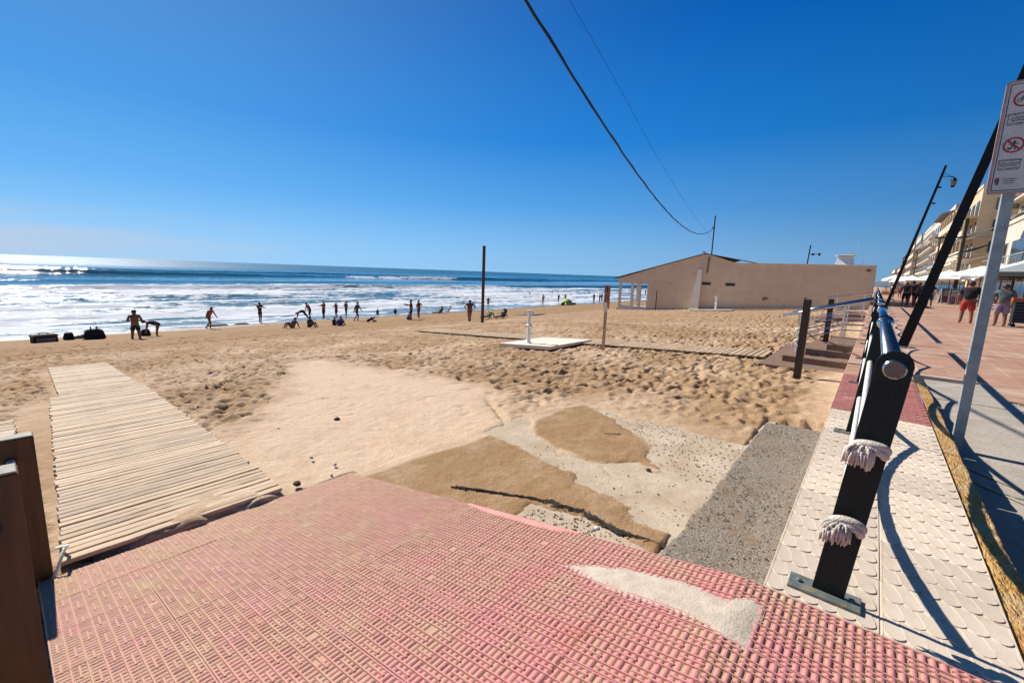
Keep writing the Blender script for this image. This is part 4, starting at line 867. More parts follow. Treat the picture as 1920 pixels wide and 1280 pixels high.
for (x, z, r) in ((-7.2, .02, .28), (-6.2, -.1, .06), (-4.3, .25, .13), (-5.7, -.5, .08), (-15.3, .95, .10), (-13.2, 1.95, .07)):
    P = [(x+r*random.uniform(.5, 1.2)*math.cos(a), z+r*.7*random.uniform(.5, 1.2)*math.sin(a)) for a in np.linspace(0, 2*math.pi, 11)[:-1]]; obj('stain', MB().prism(P, 41.9965, 41.9995, 'y'), pr, bt)
obj('gutter_box', MB().box(-.75, -.5, 41.8, 41.9, 2.45, 2.62), pm('rusty_box', (.30, .16, .08), (.2, .1, .05), 8, .8), bt)
# things on its roof
t = thing('aerial_pole', 'thin dark pole on the gable ridge carrying the overhead cable', 'pole', (-11.98, 42.6, 3.7)); obj('pole', MB().tube([(-11.98, 42.6, 3.2), (-12.0, 42.6, 7.16)], .055, 8), M['black_steel'], t); obj('insulator', MB().lathe([(.03, 0), (.08, .03), (.08, .10), (.03, .13)], 8, (-12.05, 42.45, 6.05)), M['black_steel'], t)
obj('floodlight', MB().box(-12.75, -12.5, 42.5, 42.62, 3.9, 3.98), M['black_steel'], t)
t = thing('floodlight_pole', 'thin black roof pole with two small floodlights, between the gable and the white mast', 'pole', (-4.53, 44, 2.9)); obj('pole', MB().tube([(-4.75, 44, 2.6), (-4.66, 44, 4.58)], .045, 8), M['black_steel'], t)
obj('crossbar', MB().tube([(-4.70, 44, 3.82), (-3.9, 44, 3.84)], .022, 6), M['black_steel'], t); obj('floodlight', MB().box(-4.5, -4.32, 43.9, 44.05, 3.74, 3.90), M['black_steel'], t); obj('floodlight', MB().box(-4.05, -3.9, 43.9, 44.05, 3.72, 3.92), M['black_steel'], t)
t = thing('boat_flybridge', 'white upper structure of a boat showing above the flat roof', 'boat', (-2.6, 60, 1.2))
obj('hull', MB().box(-5.0, -1.2, 59, 62.5, 1.2, 3.5, bev=.3), M['white'], t); obj('windscreen', MB().add([(-3.9, 59.4, 3.5), (-2.2, 59.4, 3.5), (-2.4, 59.8, 4.5), (-3.7, 59.8, 4.5), (-3.9, 61, 3.5), (-2.2, 61, 3.5), (-2.4, 60.8, 4.5), (-3.7, 60.8, 4.5)], [(0, 1, 2, 3), (1, 5, 6, 2), (4, 0, 3, 7), (5, 4, 7, 6)]), M['white_cloth'], t)
obj('canopy', MB().box(-4.0, -2.3, 59.4, 61.2, 4.52, 4.62, bev=.04), M['white'], t); obj('radar_arch', MB().box(-2.75, -2.4, 60.0, 60.4, 3.5, 4.85), M['cream'], t)
obj('whip_aerial', MB().tube([(-2.35, 60.2, 3.5), (-2.1, 60.2, 6.4)], .02, 5), M['white'], t); obj('whip_aerial', MB().tube([(-1.6, 60.2, 3.4), (-1.35, 60.2, 4.7)], .02, 5), M['white'], t)

# ------------------------------------------------------------------ overhead cables
def parab(p0, p1, a, b, c, L, n=60, r=.02, nz_=0.0):
    d = Vector((p1[0]-p0[0], p1[1]-p0[1], 0)).normalized(); pts = []
    for k in range(n+1):
        s = L*k/n; z = a*s*s+b*s+c; q = Vector(p0)+d*s; pts.append((q.x+nz_*math.sin(k*1.9), q.y, z+nz_*math.cos(k*2.3)))
    return pts
pts = parab((-11.99, 42.45, 0), (-4.11, 4.89, 0), 4.2113e-3, -.18634, 6.06, 58, 110, .02, .006)
def twisted(pts, r, w_):
    mb = MB()
    for ph in (0, math.pi):
        mb.tube([(p[0]+w_*math.cos(i*1.3+ph), p[1], p[2]+w_*math.sin(i*1.3+ph)) for i, p in enumerate(pts)], r, 6)
    return mb
cb = thing('overhead_cable', 'thick black twisted cable sagging down to the pole on the gable ridge', 'cable', (-11.99, 42.45, 6.06)); obj('strand', MB().tube(pts, .021, 8), M['black_steel'], cb, smooth=True); obj('strand', MB().tube([(p[0]+.018*math.cos(i*.9), p[1], p[2]+.018*math.sin(i*.9)) for i, p in enumerate(pts)], .012, 6), M['black_steel'], cb, smooth=True)
tag(obj('overhead_wire', MB().tube([(-11.95, 42.4, 4.95), (-11.23, 37.14, 5.42), (-9.79, 28.04, 6.15), (-8.91, 22.49, 6.73), (-8.2, 17.98, 7.31), (-7.66, 14.62, 7.81), (-7.24, 11.92, 8.18), (-6.96, 10.19, 8.37), (-5.4, 0, 9.5), (-3.9, -9.5, 10.6)], .006, 5), M['black_steel'], smooth=True), 'thin straight wire running above the thick cable to the same roof pole', 'wire')
tag(obj('utility_pole', MB().tube([(-2.9, -13.6, -.8), (-2.9, -13.6, 11)], .12, 10), M['wood_dark']), 'wooden pole behind the camera holding the overhead cable', 'pole')

# ------------------------------------------------------------------ beach steps with wooden posts and steel rails
st = thing('beach_steps', 'brown stone steps going down from the promenade to the sand', 'steps', (-1, 13, -.45))
obj('platform', MB().box(-1.92, -.238, 11.5, 15.9, -.8, -.45, bev=.012), M['step'], st)
obj('step', MB().box(-1.56, -.238, 12.28, 15.6, -.448, -.30, bev=.01), M['step'], st); obj('step', MB().box(-1.17, -.238, 12.92, 15.4, -.298, -.15, bev=.01), M['step'], st); obj('step', MB().box(-.76, -.238, 13.0, 15.2, -.148, 0.0, bev=.01), M['step'], st)
struct(obj('step_slab', MB().box(-1.95, -.3, 11.3, 11.48, -.8, -.53), M['conc_pale']))
st2 = thing('beach_steps', 'second flight of brown steps near the taupe building', 'steps', (-1, 29, -.45))
obj('platform', MB().box(-2.2, -.238, 27.0, 31, -.8, -.42, bev=.012), M['step'], st2); obj('step', MB().box(-1.6, -.238, 27.8, 30.6, -.418, -.25, bev=.01), M['step'], st2); obj('step', MB().box(-1.1, -.238, 28.5, 30.3, -.248, -.06, bev=.01), M['step'], st2)
def wpost(label, x, y, zb, zt):
    t = thing('wooden_post', label, 'post', (x, y, zb), 'wooden posts at the beach steps'); obj('shaft', MB().box(x-.062, x+.062, y-.062, y+.062, zb-.2, zt, bev=.01), M['wood_dark'], t); return t
wpost('nearer dark wooden post, standing in the sand beside the beach steps', -1.0, 10.2, -.5, 1.14)
wpost('farther dark wooden post, standing on the beach steps', -.92, 14.97, -.15, 1.04)
def panel(label, y, x0=-1.42):
    t = thing('step_railing', label, 'railing', (-.9, y, -.3), 'steel railings of the beach steps')
    obj('handrail', MB().tube([(-.02, y, 1.12), (-1.0, y, .84), (-1.78, y, .60)], .034, 12), M['stainless'], t, smooth=True)
    for x, zb in ((-.52, 0.0), (-1.38, -.30)): obj('upright', MB().tube([(x, y, zb), (x, y, 1.12+(x+.02)*.295)], .02, 8), M['stainless'], t)
    for (za, zc) in ((.82, .46), (.70, .34), (.52, .16), (.38, .02)): obj('rail', MB().tube([(-.12, y, za), (-.55, y, za-.02), (-1.38, y, zc)], .013, 8), M['stainless'], t)
panel('nearer stainless railing sloping down over the beach steps', 13.15); panel('farther stainless railing sloping down over the beach steps', 14.9)
t = thing('step_railing', 'distant slim steel railing of the second beach steps', 'railing', (-.9, 29, -.3)); obj('handrail', MB().tube([(-.05, 28, 1.1), (-1.9, 28, .75)], .03, 8), M['stainless'], t)
for x in (-.4, -1.5): obj('upright', MB().tube([(x, 28, -.3), (x, 28, 1.0)], .02, 6), M['stainless'], t)
rw = thing('rope_stand', 'short white post wound with two tasselled rope knots beside the dark wooden post', 'post', (-1.38, 12.9, -.3)); obj('post', MB().tube([(-1.36, 12.9, -.3), (-1.30, 12.9, .55)], .03, 8), M['galv'], rw)
for z_ in (.30, .02):
    kb = MB(); kb.ell((-1.36, 12.84, z_), (.085, .07, .06), 10, 6); ko = obj('rope_knot', kb, M['rope'], rw, smooth=True); tb = MB()
    for k in range(22): a = random.uniform(0, 6.28); tb.tube([(-1.36+.04*math.cos(a), 12.80, z_), (-1.36+.09*math.cos(a), 12.78+.03*math.sin(a), z_-.05), (-1.36+.10*math.cos(a), 12.78+.03*math.sin(a), z_-.16)], .009, 4)
    obj('tassel', tb, M['rope'], ko)

# ------------------------------------------------------------------ litter and marks on the sand
def lump(label, cat, name, x, y, z, r, mat, squash=.6, seed=1):
    mb = MB(); mb.ell((0, 0, 0), (r, r*.8, r*squash), 9, 6); rg = random.Random(seed); mb.v = [(a*rg.uniform(.8, 1.2)+x, b_*rg.uniform(.8, 1.2)+y, c*rg.uniform(.85, 1.15)+z) for a, b_, c in mb.v]
    return tag(obj(name, mb, mat, smooth=True), label, cat)
lump('small dark stone on the smooth pale sand', 'stone', 'stone', -5.95, 3.13, -.815, .055, pm('dark_stone', (.07, .05, .04), (.04, .03, .03), 20, .8))
lump('dark clod of wet sand at the walkway end beside the pink ramp', 'clod', 'sand_clod', -4.12, 1.74, -.67, .045, pm('wet_clod', (.09, .06, .035), (.05, .035, .02), 20, .9), .5, 3)
lump('white bottle cap at the edge of the pink ramp', 'bottle cap', 'bottle_cap', -1.17, 2.33, -.14, .020, M['white'], .6, 5)
lump('crumpled scrap of white paper on the sand by the ramp corner', 'litter', 'paper_scrap', -4.31, 2.23, -.70, .025, M['white'], .8, 6)
lump('small white shell between the paper scrap and the ramp', 'shell', 'shell', -4.10, 2.08, -.695, .018, M['white'], .8, 7)
lump('grey stone lying on the pale concrete strip', 'stone', 'stone', -1.55, 4.12, -.485, .03, pm('grey_stone', (.12, .11, .11), (.07, .07, .07), 20, .8), .6, 8)
tag(obj('twig', MB().tube([(-2.42, 4.82, -.525), (-2.33, 4.87, -.52), (-2.26, 4.96, -.525)], .006, 5), M['wood_dark']), 'thin twig on the damp sand island', 'twig')
crack_pts = [(-2.84, 2.63), (-2.57, 2.75), (-2.29, 2.84), (-1.96, 2.95), (-1.84, 2.94), (-1.65, 2.98), (-1.43, 2.93), (-1.27, 2.88), (-1.14, 2.89), (-0.97, 2.91), (-0.80, 2.85)]
mb = MB(); rg = random.Random(3)  # thin dark strands laid in place of the shade of a sand crack
for (xa, ya), (xb, yb) in zip(crack_pts[:-1], crack_pts[1:]):
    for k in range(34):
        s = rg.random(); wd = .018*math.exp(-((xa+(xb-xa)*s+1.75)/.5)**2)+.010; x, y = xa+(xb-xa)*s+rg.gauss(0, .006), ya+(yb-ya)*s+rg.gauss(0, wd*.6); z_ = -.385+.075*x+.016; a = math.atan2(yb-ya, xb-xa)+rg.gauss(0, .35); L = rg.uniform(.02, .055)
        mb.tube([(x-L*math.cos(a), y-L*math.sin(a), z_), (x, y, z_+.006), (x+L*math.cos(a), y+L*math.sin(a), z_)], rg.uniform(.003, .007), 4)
o = tag(obj('crack_shade_line', mb, pm('crack_shade', (.022, .016, .012), (.04, .028, .018), 30, .9)), 'dark wavy line of dried seaweed washed across the damp sand', 'seaweed'); o['kind'] = 'stuff'  # no seaweed: dark strands stand in for the shade of a sand crack
mb = MB()
for k in range(70):
    x, y = -random.uniform(4.2, 17), random.uniform(1.9, 13); z_ = beach_z(x)+.0
    r = random.uniform(.006, .018); mb.ell((x, y, z_), (r*random.uniform(1, 2), r, r*.6), 5, 3)
o = obj('sand_debris', mb, pm('dark_debris', (.06, .045, .03), (.12, .09, .06), 30, .9)); o['kind'] = 'stuff'; o['label'] = 'small dark bits of debris strewn over the sand'; o['category'] = 'debris'

# ------------------------------------------------------------------ people
HZ = dict(pel=(0, 0, .94), spn=(0, 0, 1.12), che=(0, 0, 1.32), nek=(0, 0, 1.47), hed=(0, .02, 1.57), top=(0, .01, 1.665))
def stand(lean=0.0, legs=((-.10, .0), (.10, .0)), arms=None, kneeb=0.0, twist=0.0):
    """joint table for a standing or walking figure, y forward; legs: (x, y) of each foot; arms: list of (elbow, wrist) offsets from the shoulder"""
    J = {}; c, s = math.cos(lean), math.sin(lean)
    def up_(x, y, z): dz = z-.94; return (x, y*c+dz*s, .94-y*s*0+dz*c)
    for k, p in HZ.items(): J[k] = up_(*p)
    J['nos'] = up_(0, .115, 1.56); 
    for i, sd_ in ((0, -1), (1, 1)):
        J['sh%d' % i] = up_(.185*sd_, 0, 1.40)
        e, w_ = (arms[i] if arms else ((.06*sd_, -.02, -.28), (.07*sd_, .05, -.52)))
        S = Vector(J['sh%d' % i]); J['el%d' % i] = tuple(S+Vector(e)); J['wr%d' % i] = tuple(S+Vector(w_)); d = (Vector(w_)-Vector(e)).normalized()*.10
        J['ha%d' % i] = tuple(S+Vector(w_)+d)
        fx, fy = legs[i]; J['hi%d' % i] = (.09*sd_, 0, .90); mid = Vector((.09*sd_*.5+fx*.5, fy*.5+.03+kneeb, .49)); J['kn%d' % i] = tuple(mid); J['an%d' % i] = (fx, fy-.02, .075); J['to%d' % i] = (fx*1.08, fy+.16, .03)
    return J
EDG = [('pel', 'spn'), ('spn', 'che'), ('che', 'nek'), ('nek', 'hed'), ('hed', 'top')]
for i in '01': EDG += [('che', 'sh'+i), ('sh'+i, 'el'+i), ('el'+i, 'wr'+i), ('wr'+i, 'ha'+i), ('pel', 'hi'+i), ('hi'+i, 'kn'+i), ('kn'+i, 'an'+i), ('an'+i, 'to'+i)]
RAD = dict(pel=.140, spn=.128, che=.150, nek=.056, hed=.098, top=.066, sh=.070, el=.049, wr=.034, ha=.040, hi=.100, kn=.065, an=.044, to=.038, fi=.010)
def skin_obj(name, J, edges, rad, mat, parent, root, sub=1):
    ks = []; 
    for a, b_ in edges:
        for k in (a, b_):
            if k not in ks: ks.append(k)
    bm_ = bmesh.new(); lay = bm_.verts.layers.skin.verify(); V = {}
    for k in ks:
        V[k] = bm_.verts.new(J[k]); r = rad(k); V[k][lay].radius = (r, r); V[k][lay].use_root = (k == root)
    for a, b_ in edges: bm_.edges.new((V[a], V[b_]))
    me = bpy.data.meshes.new(name); bm_.to_mesh(me); bm_.free(); me.materials.append(mat)
    o = bpy.data.objects.new(name, me); C.objects.link(o); o.parent = parent
    o.modifiers.new('skin', 'SKIN').use_smooth_shade = True; sm = o.modifiers.new('sub', 'SUBSURF'); sm.levels = sub; sm.render_levels = sub
    return o
def lerp(a, b_, t_): return tuple(x+(y-x)*t_ for x, y in zip(a, b_))
def person(label, loc, h, face, J, shirt=None, shorts='black', skin='skin', hair=True, sleeve=.5, leg=.55, group=None, near=False, hat=None, long_hair=False, female=False, fat=1.0):
    t = thing('person', label, 'person', loc, group, R(face)); k = h/1.72; t.scale = (k*(1.0 if fat < 1.12 else 1.14), k, k); J = dict(J)
    E = list(EDG); rb = lambda n: RAD.get(n, RAD.get(n[:2], .05))*(fat if n in ('pel', 'spn', 'che') else 1.0)*(0.9 if female else 1)
    if near:
        for i in '01':
            H = Vector(J['ha'+i]); d = (H-Vector(J['wr'+i])).normalized(); side = Vector((0, 1, 0))
            for f, (o_, l) in enumerate(((-.028, .07), (-.010, .082), (.010, .078), (.028, .062))):
                J['fi%s%d' % (i, f)] = tuple(H+d*l*.95+side*o_+Vector((0, .01, 0))); E.append(('ha'+i, 'fi%s%d' % (i, f)))
            J['fi%s9' % i] = tuple(H+side*.055+d*.015); E.append(('ha'+i, 'fi%s9' % i))
    body = skin_obj('body', J, E, rb, M[skin], t, 'pel')
    hd = Vector(J['hed']); tp = Vector(J['top']); ax = (tp-hd).normalized() if (tp-hd).length > 0 else Vector((0, 0, 1))
    if near:
        obj('nose', MB().ell(tuple(Vector(J['nos'])+Vector((0, .0, -.01))), (.014, .02, .02), 6, 4), M[skin], body, local=True, smooth=True)
        for sx_ in (-1, 1): obj('ear', MB().ell(tuple(hd+Vector((.088*sx_, -.01, 0))), (.012, .024, .032), 6, 4), M[skin], body, local=True, smooth=True)
    if hair:
        c_ = hd+ax*.045-Vector((0, .018, 0)); obj('hair', MB().ell(tuple(c_), (.100, .108, .098), 12, 8), M['hair'] if hair is True else M[hair], body, local=True, smooth=True)
        if long_hair: obj('ponytail', MB().tube([tuple(c_+Vector((0, -.09, 0))), tuple(c_+Vector((0, -.14, -.12))), tuple(c_+Vector((0, -.12, -.24)))], [.035, .04, .015], 7), M['hair'], body, local=True, smooth=True)
    if hat: obj('hat', MB().lathe([(.17, 0), (.105, .012), (.10, .07), (.07, .105), (.02, .11)], 14, tuple(hd+ax*.06)), M[hat], t, local=True, smooth=True)
    if shirt:
        E2 = [('pel', 'spn'), ('spn', 'che')]; Js = dict(J); Js['pel'] = lerp(J['pel'], J['spn'], -.12 if near else .05); Js['che2'] = lerp(J['che'], J['nek'], .55); E2.append(('che', 'che2'))
        for i in '01': Js['se'+i] = lerp(J['sh'+i], J['el'+i], sleeve); E2 += [('che', 'sh'+i), ('sh'+i, 'se'+i)]
        skin_obj('shirt', Js, E2, lambda n: {'pel': .160*fat, 'spn': .152*fat, 'che': .166*fat, 'che2': .084}.get(n, .084 if n[:2] == 'sh' else .073)*(0.92 if female else 1), M[shirt], t, 'che')
    if shorts:
        Js = dict(J); E2 = []; Js['wai'] = lerp(J['pel'], J['spn'], .35); E2.append(('wai', 'pel'))
        for i in '01':
            Js['te'+i] = lerp(J['hi'+i], J['kn'+i], leg*1.12); E2 += [('pel', 'hi'+i)]
            if leg > .2: Js['tm'+i] = lerp(J['hi'+i], J['kn'+i], leg*.6); E2 += [('hi'+i, 'tm'+i), ('tm'+i, 'te'+i)]
            else: E2 += [('hi'+i, 'te'+i)]
        skin_obj('shorts' if leg > .2 else 'swimwear', Js, E2, lambda n: {'wai': .143*fat, 'pel': .154*fat}.get(n, .114 if n[:2] == 'hi' else ((.108 if near else .100) if leg > .2 else .104))*(0.95 if female else 1), M[shorts], t, 'pel')
    return t
def sit(lean=-.25, reach=.0, knees_up=True, z=.12):
    J = {}; c, s = math.cos(lean), math.sin(lean)
    for k, p in HZ.items(): dz = p[2]-.94; J[k] = (p[0], dz*s+p[1], z+dz*c)
    dz = .62; J['nos'] = (0, dz*s+.1, z+dz*c)
    for i, sd_ in ((0, -1), (1, 1)):
        S = Vector((.185*sd_, .46*s, z+.46*c)); J['sh%d' % i] = tuple(S)
        if reach: J['el%d' % i] = tuple(S+Vector((.05*sd_, .16, -.18))); J['wr%d' % i] = tuple(S+Vector((-.04*sd_, .38, -.16)))
        else: J['el%d' % i] = tuple(S+Vector((.09*sd_, -.10, -.26))); J['wr%d' % i] = tuple(S+Vector((.10*sd_, -.16, -.46+max(0, .0))))
        J['ha%d' % i] = lerp(J['el%d' % i], J['wr%d' % i], 1.3)
        J['hi%d' % i] = (.10*sd_, .02, z); 
        if knees_up: J['kn%d' % i] = (.12*sd_, .40, z+.34); J['an%d' % i] = (.11*sd_, .62, .06); J['to%d' % i] = (.11*sd_, .80, .04)
        else: J['kn%d' % i] = (.11*sd_, .46, z+.04); J['an%d' % i] = (.11*sd_, .86, .06); J['to%d' % i] = (.11*sd_, .93, .16)
    return J
A0 = lambda e0, w0, e1, w1: [(e0, w0), (e1, w1)]
chestarms = A0((-.10, .02, -.26), (.02, .22, -.20), (.10, .02, -.26), (-.02, .24, -.20))
hips = A0((-.22, -.06, -.20), (-.08, .02, -.38), (.22, -.06, -.20), (.08, .02, -.38))
swing = A0((-.06, .10, -.27), (-.05, .26, -.46), (.06, -.12, -.26), (.07, -.16, -.50))
fwd = A0((-.05, .20, -.16), (-.02, .46, -.10), (.05, .18, -.16), (.0, .44, -.08))
down = A0((-.03, .05, -.28), (-.03, .10, -.54), (.03, .05, -.28), (.03, .12, -.54))
G = 'people on the beach'
g_ = lambda x: max(beach_z(x), SEA-.12)
person('bare-chested man in black shorts standing with his back turned, right of the black holdall', (-29.7, 4.66, g_(-29.7)-.28), 1.84, 80, stand(0, ((-.17, .0), (.16, .0)), chestarms), None, 'black', group=G, near=True, fat=1.1)
person('person in dark swimwear bending over a bag at the left', (-31.2, 5.9, g_(-31.2)-.25), 1.72, 165, stand(1.35, ((-.11, .1), (.12, .12)), down), 'black', 'black', sleeve=.05, leg=.1, group=G, female=True)
person('woman in a pink swimsuit lunging forward with one knee bent', (-35.4, 9.5, -3.23), 1.66, -60, stand(.45, ((-.10, -.38), (.12, .22)), swing, .12), 'pinkc', 'pinkc', sleeve=.02, leg=.12, group=G, female=True)
person('slim person in dark swimwear reaching one arm out over the wet sand', (-38.7, 14.0, -3.42), 1.74, -75, stand(0, ((-.06, 0), (.07, .02)), fwd), 'black', 'black', sleeve=.1, leg=.3, group=G, female=True, hair=True)
J = stand(1.40, ((-.10, -.55), (.10, -.60)), down); 
for q in ('an0', 'to0', 'an1', 'to1'): pass
person('figure in black doing a bridge stretch on the wet sand', (-38.9, 17.6, -3.42), 1.55, 150, stand(1.95, ((-.10, -.60), (.12, -.66)), down), 'black', 'black', group=G, sleeve=.9, leg=.9)
person('person in a salmon top bending towards the water', (-39.7, 18.6, -3.45), 1.62, 130, stand(.55, ((-.08, 0), (.08, .05)), down), 'orange', 'black', group=G, leg=.9)
person('person in an orange top holding a dark case at the shore', (-39.5, 19.8, -3.45), 1.60, 110, stand(0, ((-.08, 0), (.10, .04)), fwd), 'orange', 'black', group=G, leg=.9, long_hair=True)
person('child in a red vest standing behind the beach ball', (-39.8, 21.2, -3.45), 1.42, 100, stand(.05, ((-.07, 0), (.09, .02)), fwd), 'redc', 'black', group=G, leg=.7)
person('sunbather with a raised knee, leftmost of those sitting on the sand', (-29.2, 12.5, -2.72), 1.55, 120, sit(-.35, 0, True), 'brownc', 'black', group=G, sleeve=.05, leg=.2)
person('sunbather in black sitting between two groups on the sand', (-29.0, 13.5, -2.72), 1.55, -60, sit(.10, 1, True), 'black', 'black', group=G)
person('child in black crouching behind the striped ball', (-28.9, 15.2, -2.70), 1.2, 40, sit(.2, 1, True), 'black', 'black', group=G)
person('person in purple sitting beside the crouching child', (-29.2, 15.75, -2.70), 1.35, -80, sit(.35, 1, True), 'purple', 'purple', group=G)
person('boy in a blue shirt running along the shore', (-32.2, 18.9, -2.96), 1.64, -60, stand(.15, ((-.10, -.34), (.09, .14)), swing, .1), 'blue', 'black', group=G, leg=.5)
person('child in black standing in the shallow water behind the running boy', (-40.5, 22.6, -3.50), 1.55, 0, stand(.05, ((-.08, 0), (.08, 0)), hips), 'black', 'black', group=G, leg=.8)
person('person in black lying forward on the sand at the feet of the running boy', (-30.1, 18.5, -2.78), 1.5, -30, sit(1.15, 1, True), 'black', 'brownc', group=G)
person('child sitting in the shallows, left of a pair', (-40.2, 26.0, -3.45), 1.15, 60, sit(0, 1, True), 'brownc', 'black', group=G)
person('child in black squatting in the shallows, right of a pair', (-39.6, 27.8, -3.45), 1.25, 60, sit(.1, 1, True), 'black', 'black', group=G)
person('person in black carrying a pale bag, left one of a standing couple', (-29.0, 21.9, -2.76), 1.74, 140, stand(.03, ((-.09, 0), (.09, 0)), fwd), 'black', 'black', group=G, leg=.9)
person('woman in a maroon dress, right of a standing couple', (-30.2, 23.6, -2.84), 1.66, 100, stand(0, ((-.07, 0), (.07, 0)), hips), 'maroon', 'maroon', group=G, leg=.5, female=True, sleeve=.2)
person('bather in red-brown walking beside the tall brown post', (-22.2, 21.9, -2.24), 1.66, 70, stand(0, ((-.05, 0), (.05, .05)), hips), 'brownc', 'brownc', group=G, leg=.3, fat=1.15)
person('person in a green top lounging in a low chair, left one by the brown post', (-22.6, 24.4, -2.08), 1.5, 170, sit(-.5, 0, False), 'green', 'olive', group=G)
person('person in black lounging in a low chair, right one by the brown post', (-21.7, 24.9, -2.02), 1.5, 170, sit(-.35, 0, False), 'black', 'olive', group=G)
person('bather leaning back in a low beach chair by the water', (-35.3, 30.4, -3.12), 1.6, 160, sit(-.3, 0, False), 'brownc', 'black', group=G)
person('bather in maroon walking out of the surf, left of the lime shelter', (-40.9, 56.8, -3.45), 1.62, 160, stand(0, ((-.08, 0), (.1, .1)), hips), 'maroon', 'black', group=G, leg=.3)
person('dark figure at the shore, left of a pair by the lime shelter', (-41.8, 62.6, -3.45), 1.55, 160, stand(0, ((-.08, 0), (.08, .1)), hips), 'black', 'black', group=G, leg=.5)
person('dark figure at the shore, right of a pair by the lime shelter', (-41.3, 63.9, -3.45), 1.55, 150, stand(0, ((-.08, 0), (.08, .05)), hips), 'navy', 'black', group=G, leg=.5)
person('brown-clad person with arms out, left of two beside the notice board', (-38.3, 68.6, -3.42), 1.72, 60, stand(0, ((-.08, 0), (.08, 0)), fwd), 'brownc', 'brownc', group=G, leg=.5)
person('person in black, right of two beside the notice board', (-37.6, 69.4, -3.40), 1.72, 120, stand(0, ((-.09, 0), (.09, 0)), hips), 'black', 'black', group=G, leg=.9, fat=1.15)
person('distant slim person walking the shoreline left of the building', (-40.0, 74.6, -3.42), 1.65, 0, stand(0, ((-.05, 0), (.05, .1)), None), 'greyc', 'black', group=G)
person('bather standing waist-deep in the surf behind the brown post', (-44.0, 47.2, -3.9), 1.6, 60, stand(0, ((-.08, 0), (.08, 0)), hips), 'black', 'black', group=G)
person('far bather seen through the porch columns, left one', (-49.6, 113.9, -3.5), 1.6, 60, stand(0, ((-.08, 0), (.08, 0)), hips), 'black', 'black', group=G)
person('far bather seen through the porch columns, right one', (-48.6, 115.5, -3.5), 1.55, 60, stand(0, ((-.08, 0), (.08, 0)), hips), 'brownc', 'black', group=G)
for x_, y_, l_ in ((-60, 78, 'left'), (-62, 90, 'middle'), (-58, 101, 'right')):
    person('tiny bather far out in the white surf, %s of three' % l_, (x_, y_, -4.4), 1.6, 40, stand(0, ((-.08, 0), (.08, 0)), hips), 'black', 'black', group=G)
# gear on the sand
G = 'bags and gear on the sand'
def bag(label, x, y, w_, d_, h_, rz, col, strap=True, name='beach_bag'):
    z = g_(x); t = thing(name, label, 'bag', (x, y, z-.04), G, R(rz)); mb = MB(); nu, nv = 14, 7; rg = random.Random(int(abs(x*100)))
    for i in range(nv+1):
        s = i/nv; k_ = (1-abs(2*s-1)**3.5)**.5 if 0 < s < 1 else .0
        for j in range(nu):
            a = 2*math.pi*j/nu; cx = abs(math.cos(a))**.55*(1 if math.cos(a) > 0 else -1); cy = abs(math.sin(a))**.55*(1 if math.sin(a) > 0 else -1)
            mb.v.append((w_/2*cx*(.72+.28*k_)*(1-.25*s)*rg.uniform(.94, 1.06), d_/2*cy*(.75+.25*k_)*(1-.3*s)*rg.uniform(.94, 1.06), h_*s*rg.uniform(.95, 1.03)))
    for i in range(nv):
        for j in range(nu): mb.f.append((i*nu+j, i*nu+(j+1) % nu, (i+1)*nu+(j+1) % nu, (i+1)*nu+j))
    mb.f += [tuple(reversed(range(nu))), tuple(range(nv*nu, (nv+1)*nu))]
    obj('body', mb, M[col], t, local=True, smooth=True)
    if strap:
        for yy in (-.12*d_, .12*d_): obj('handle', MB().tube([(-w_*.22, yy, h_*.96), (-w_*.16, yy, h_*1.22), (w_*.16, yy, h_*1.25), (w_*.22, yy, h_*.96)], .018, 6), M['black'], t, local=True)
        obj('pocket', MB().box(-w_*.25, w_*.25, -d_*.50, -d_*.42, h_*.15, h_*.55, bev=.01), M['brownc'] if col == 'black' else M['black'], t, local=True)
    return t
t = thing('cool_box', 'brown-lidded dark box standing on the sand, leftmost of the gear', 'cool box', (-33.0, 1.5, -3.06), G, R(10)); obj('body', MB().box(-.3, .3, -.45, .45, 0, .34, bev=.04), M['black'], t, local=True); obj('lid', MB().box(-.33, .33, -.47, .47, .344, .46, bev=.05), M['brownc'], t, local=True)
obj('side_panel', MB().box(.305, .32, -.36, .36, .10, .28), M['greyc'], t, local=True); obj('handle', MB().tube([(0, -.2, .46), (0, -.12, .54), (0, .12, .54), (0, .2, .46)], .025, 6), M['brownc'], t, local=True)
bag('small dark bag leaning beside the brown-lidded box', -33.6, 2.45, .5, .5, .42, 0, 'black', False)
bag('big bulging black holdall, between the brown-lidded box and the man', -32.9, 3.4, .8, 1.0, .56, 0, 'black')
bag('low grey bag on the left side of the black holdall', -33.9, 2.95, .4, .6, .22, 20, 'greyc', False)
bag('dark backpack on the sand by the bending person', -32.3, 5.5, .45, .5, .42, 0, 'black', False, 'backpack')
bag('pale tote hanging beside the person in black of the couple', -28.7, 21.5, .45, .35, .55, 0, 'greyc', True)
bag('dark heap of towels on the wet sand behind the lunging woman', -38.6, 10.9, 1.0, 1.6, .18, 0, 'black', False, 'towel_pile')
bag('low dark heap of clothes left of the slim person', -38.7, 12.6, .6, 1.2, .16, 0, 'navy', False, 'towel_pile')
bl = MB().ell((0, 0, .24), (.26, .26, .24), 14, 10); t = thing('beach_ball', 'purple and blue striped ball in front of the seated group', 'ball', (-28.5, 15.4, -2.66)); obj('ball', bl, M['purple'], t, local=True, smooth=True)
for a in (0, 1.57): obj('stripe', MB().ell((0, 0, .24), (.262, .06, .242), 14, 10) if a == 0 else MB().ell((0, 0, .24), (.06, .262, .242), 14, 10), M['blue'] if a == 0 else M['lilac'], t, local=True, smooth=True)
G = 'low beach chairs'
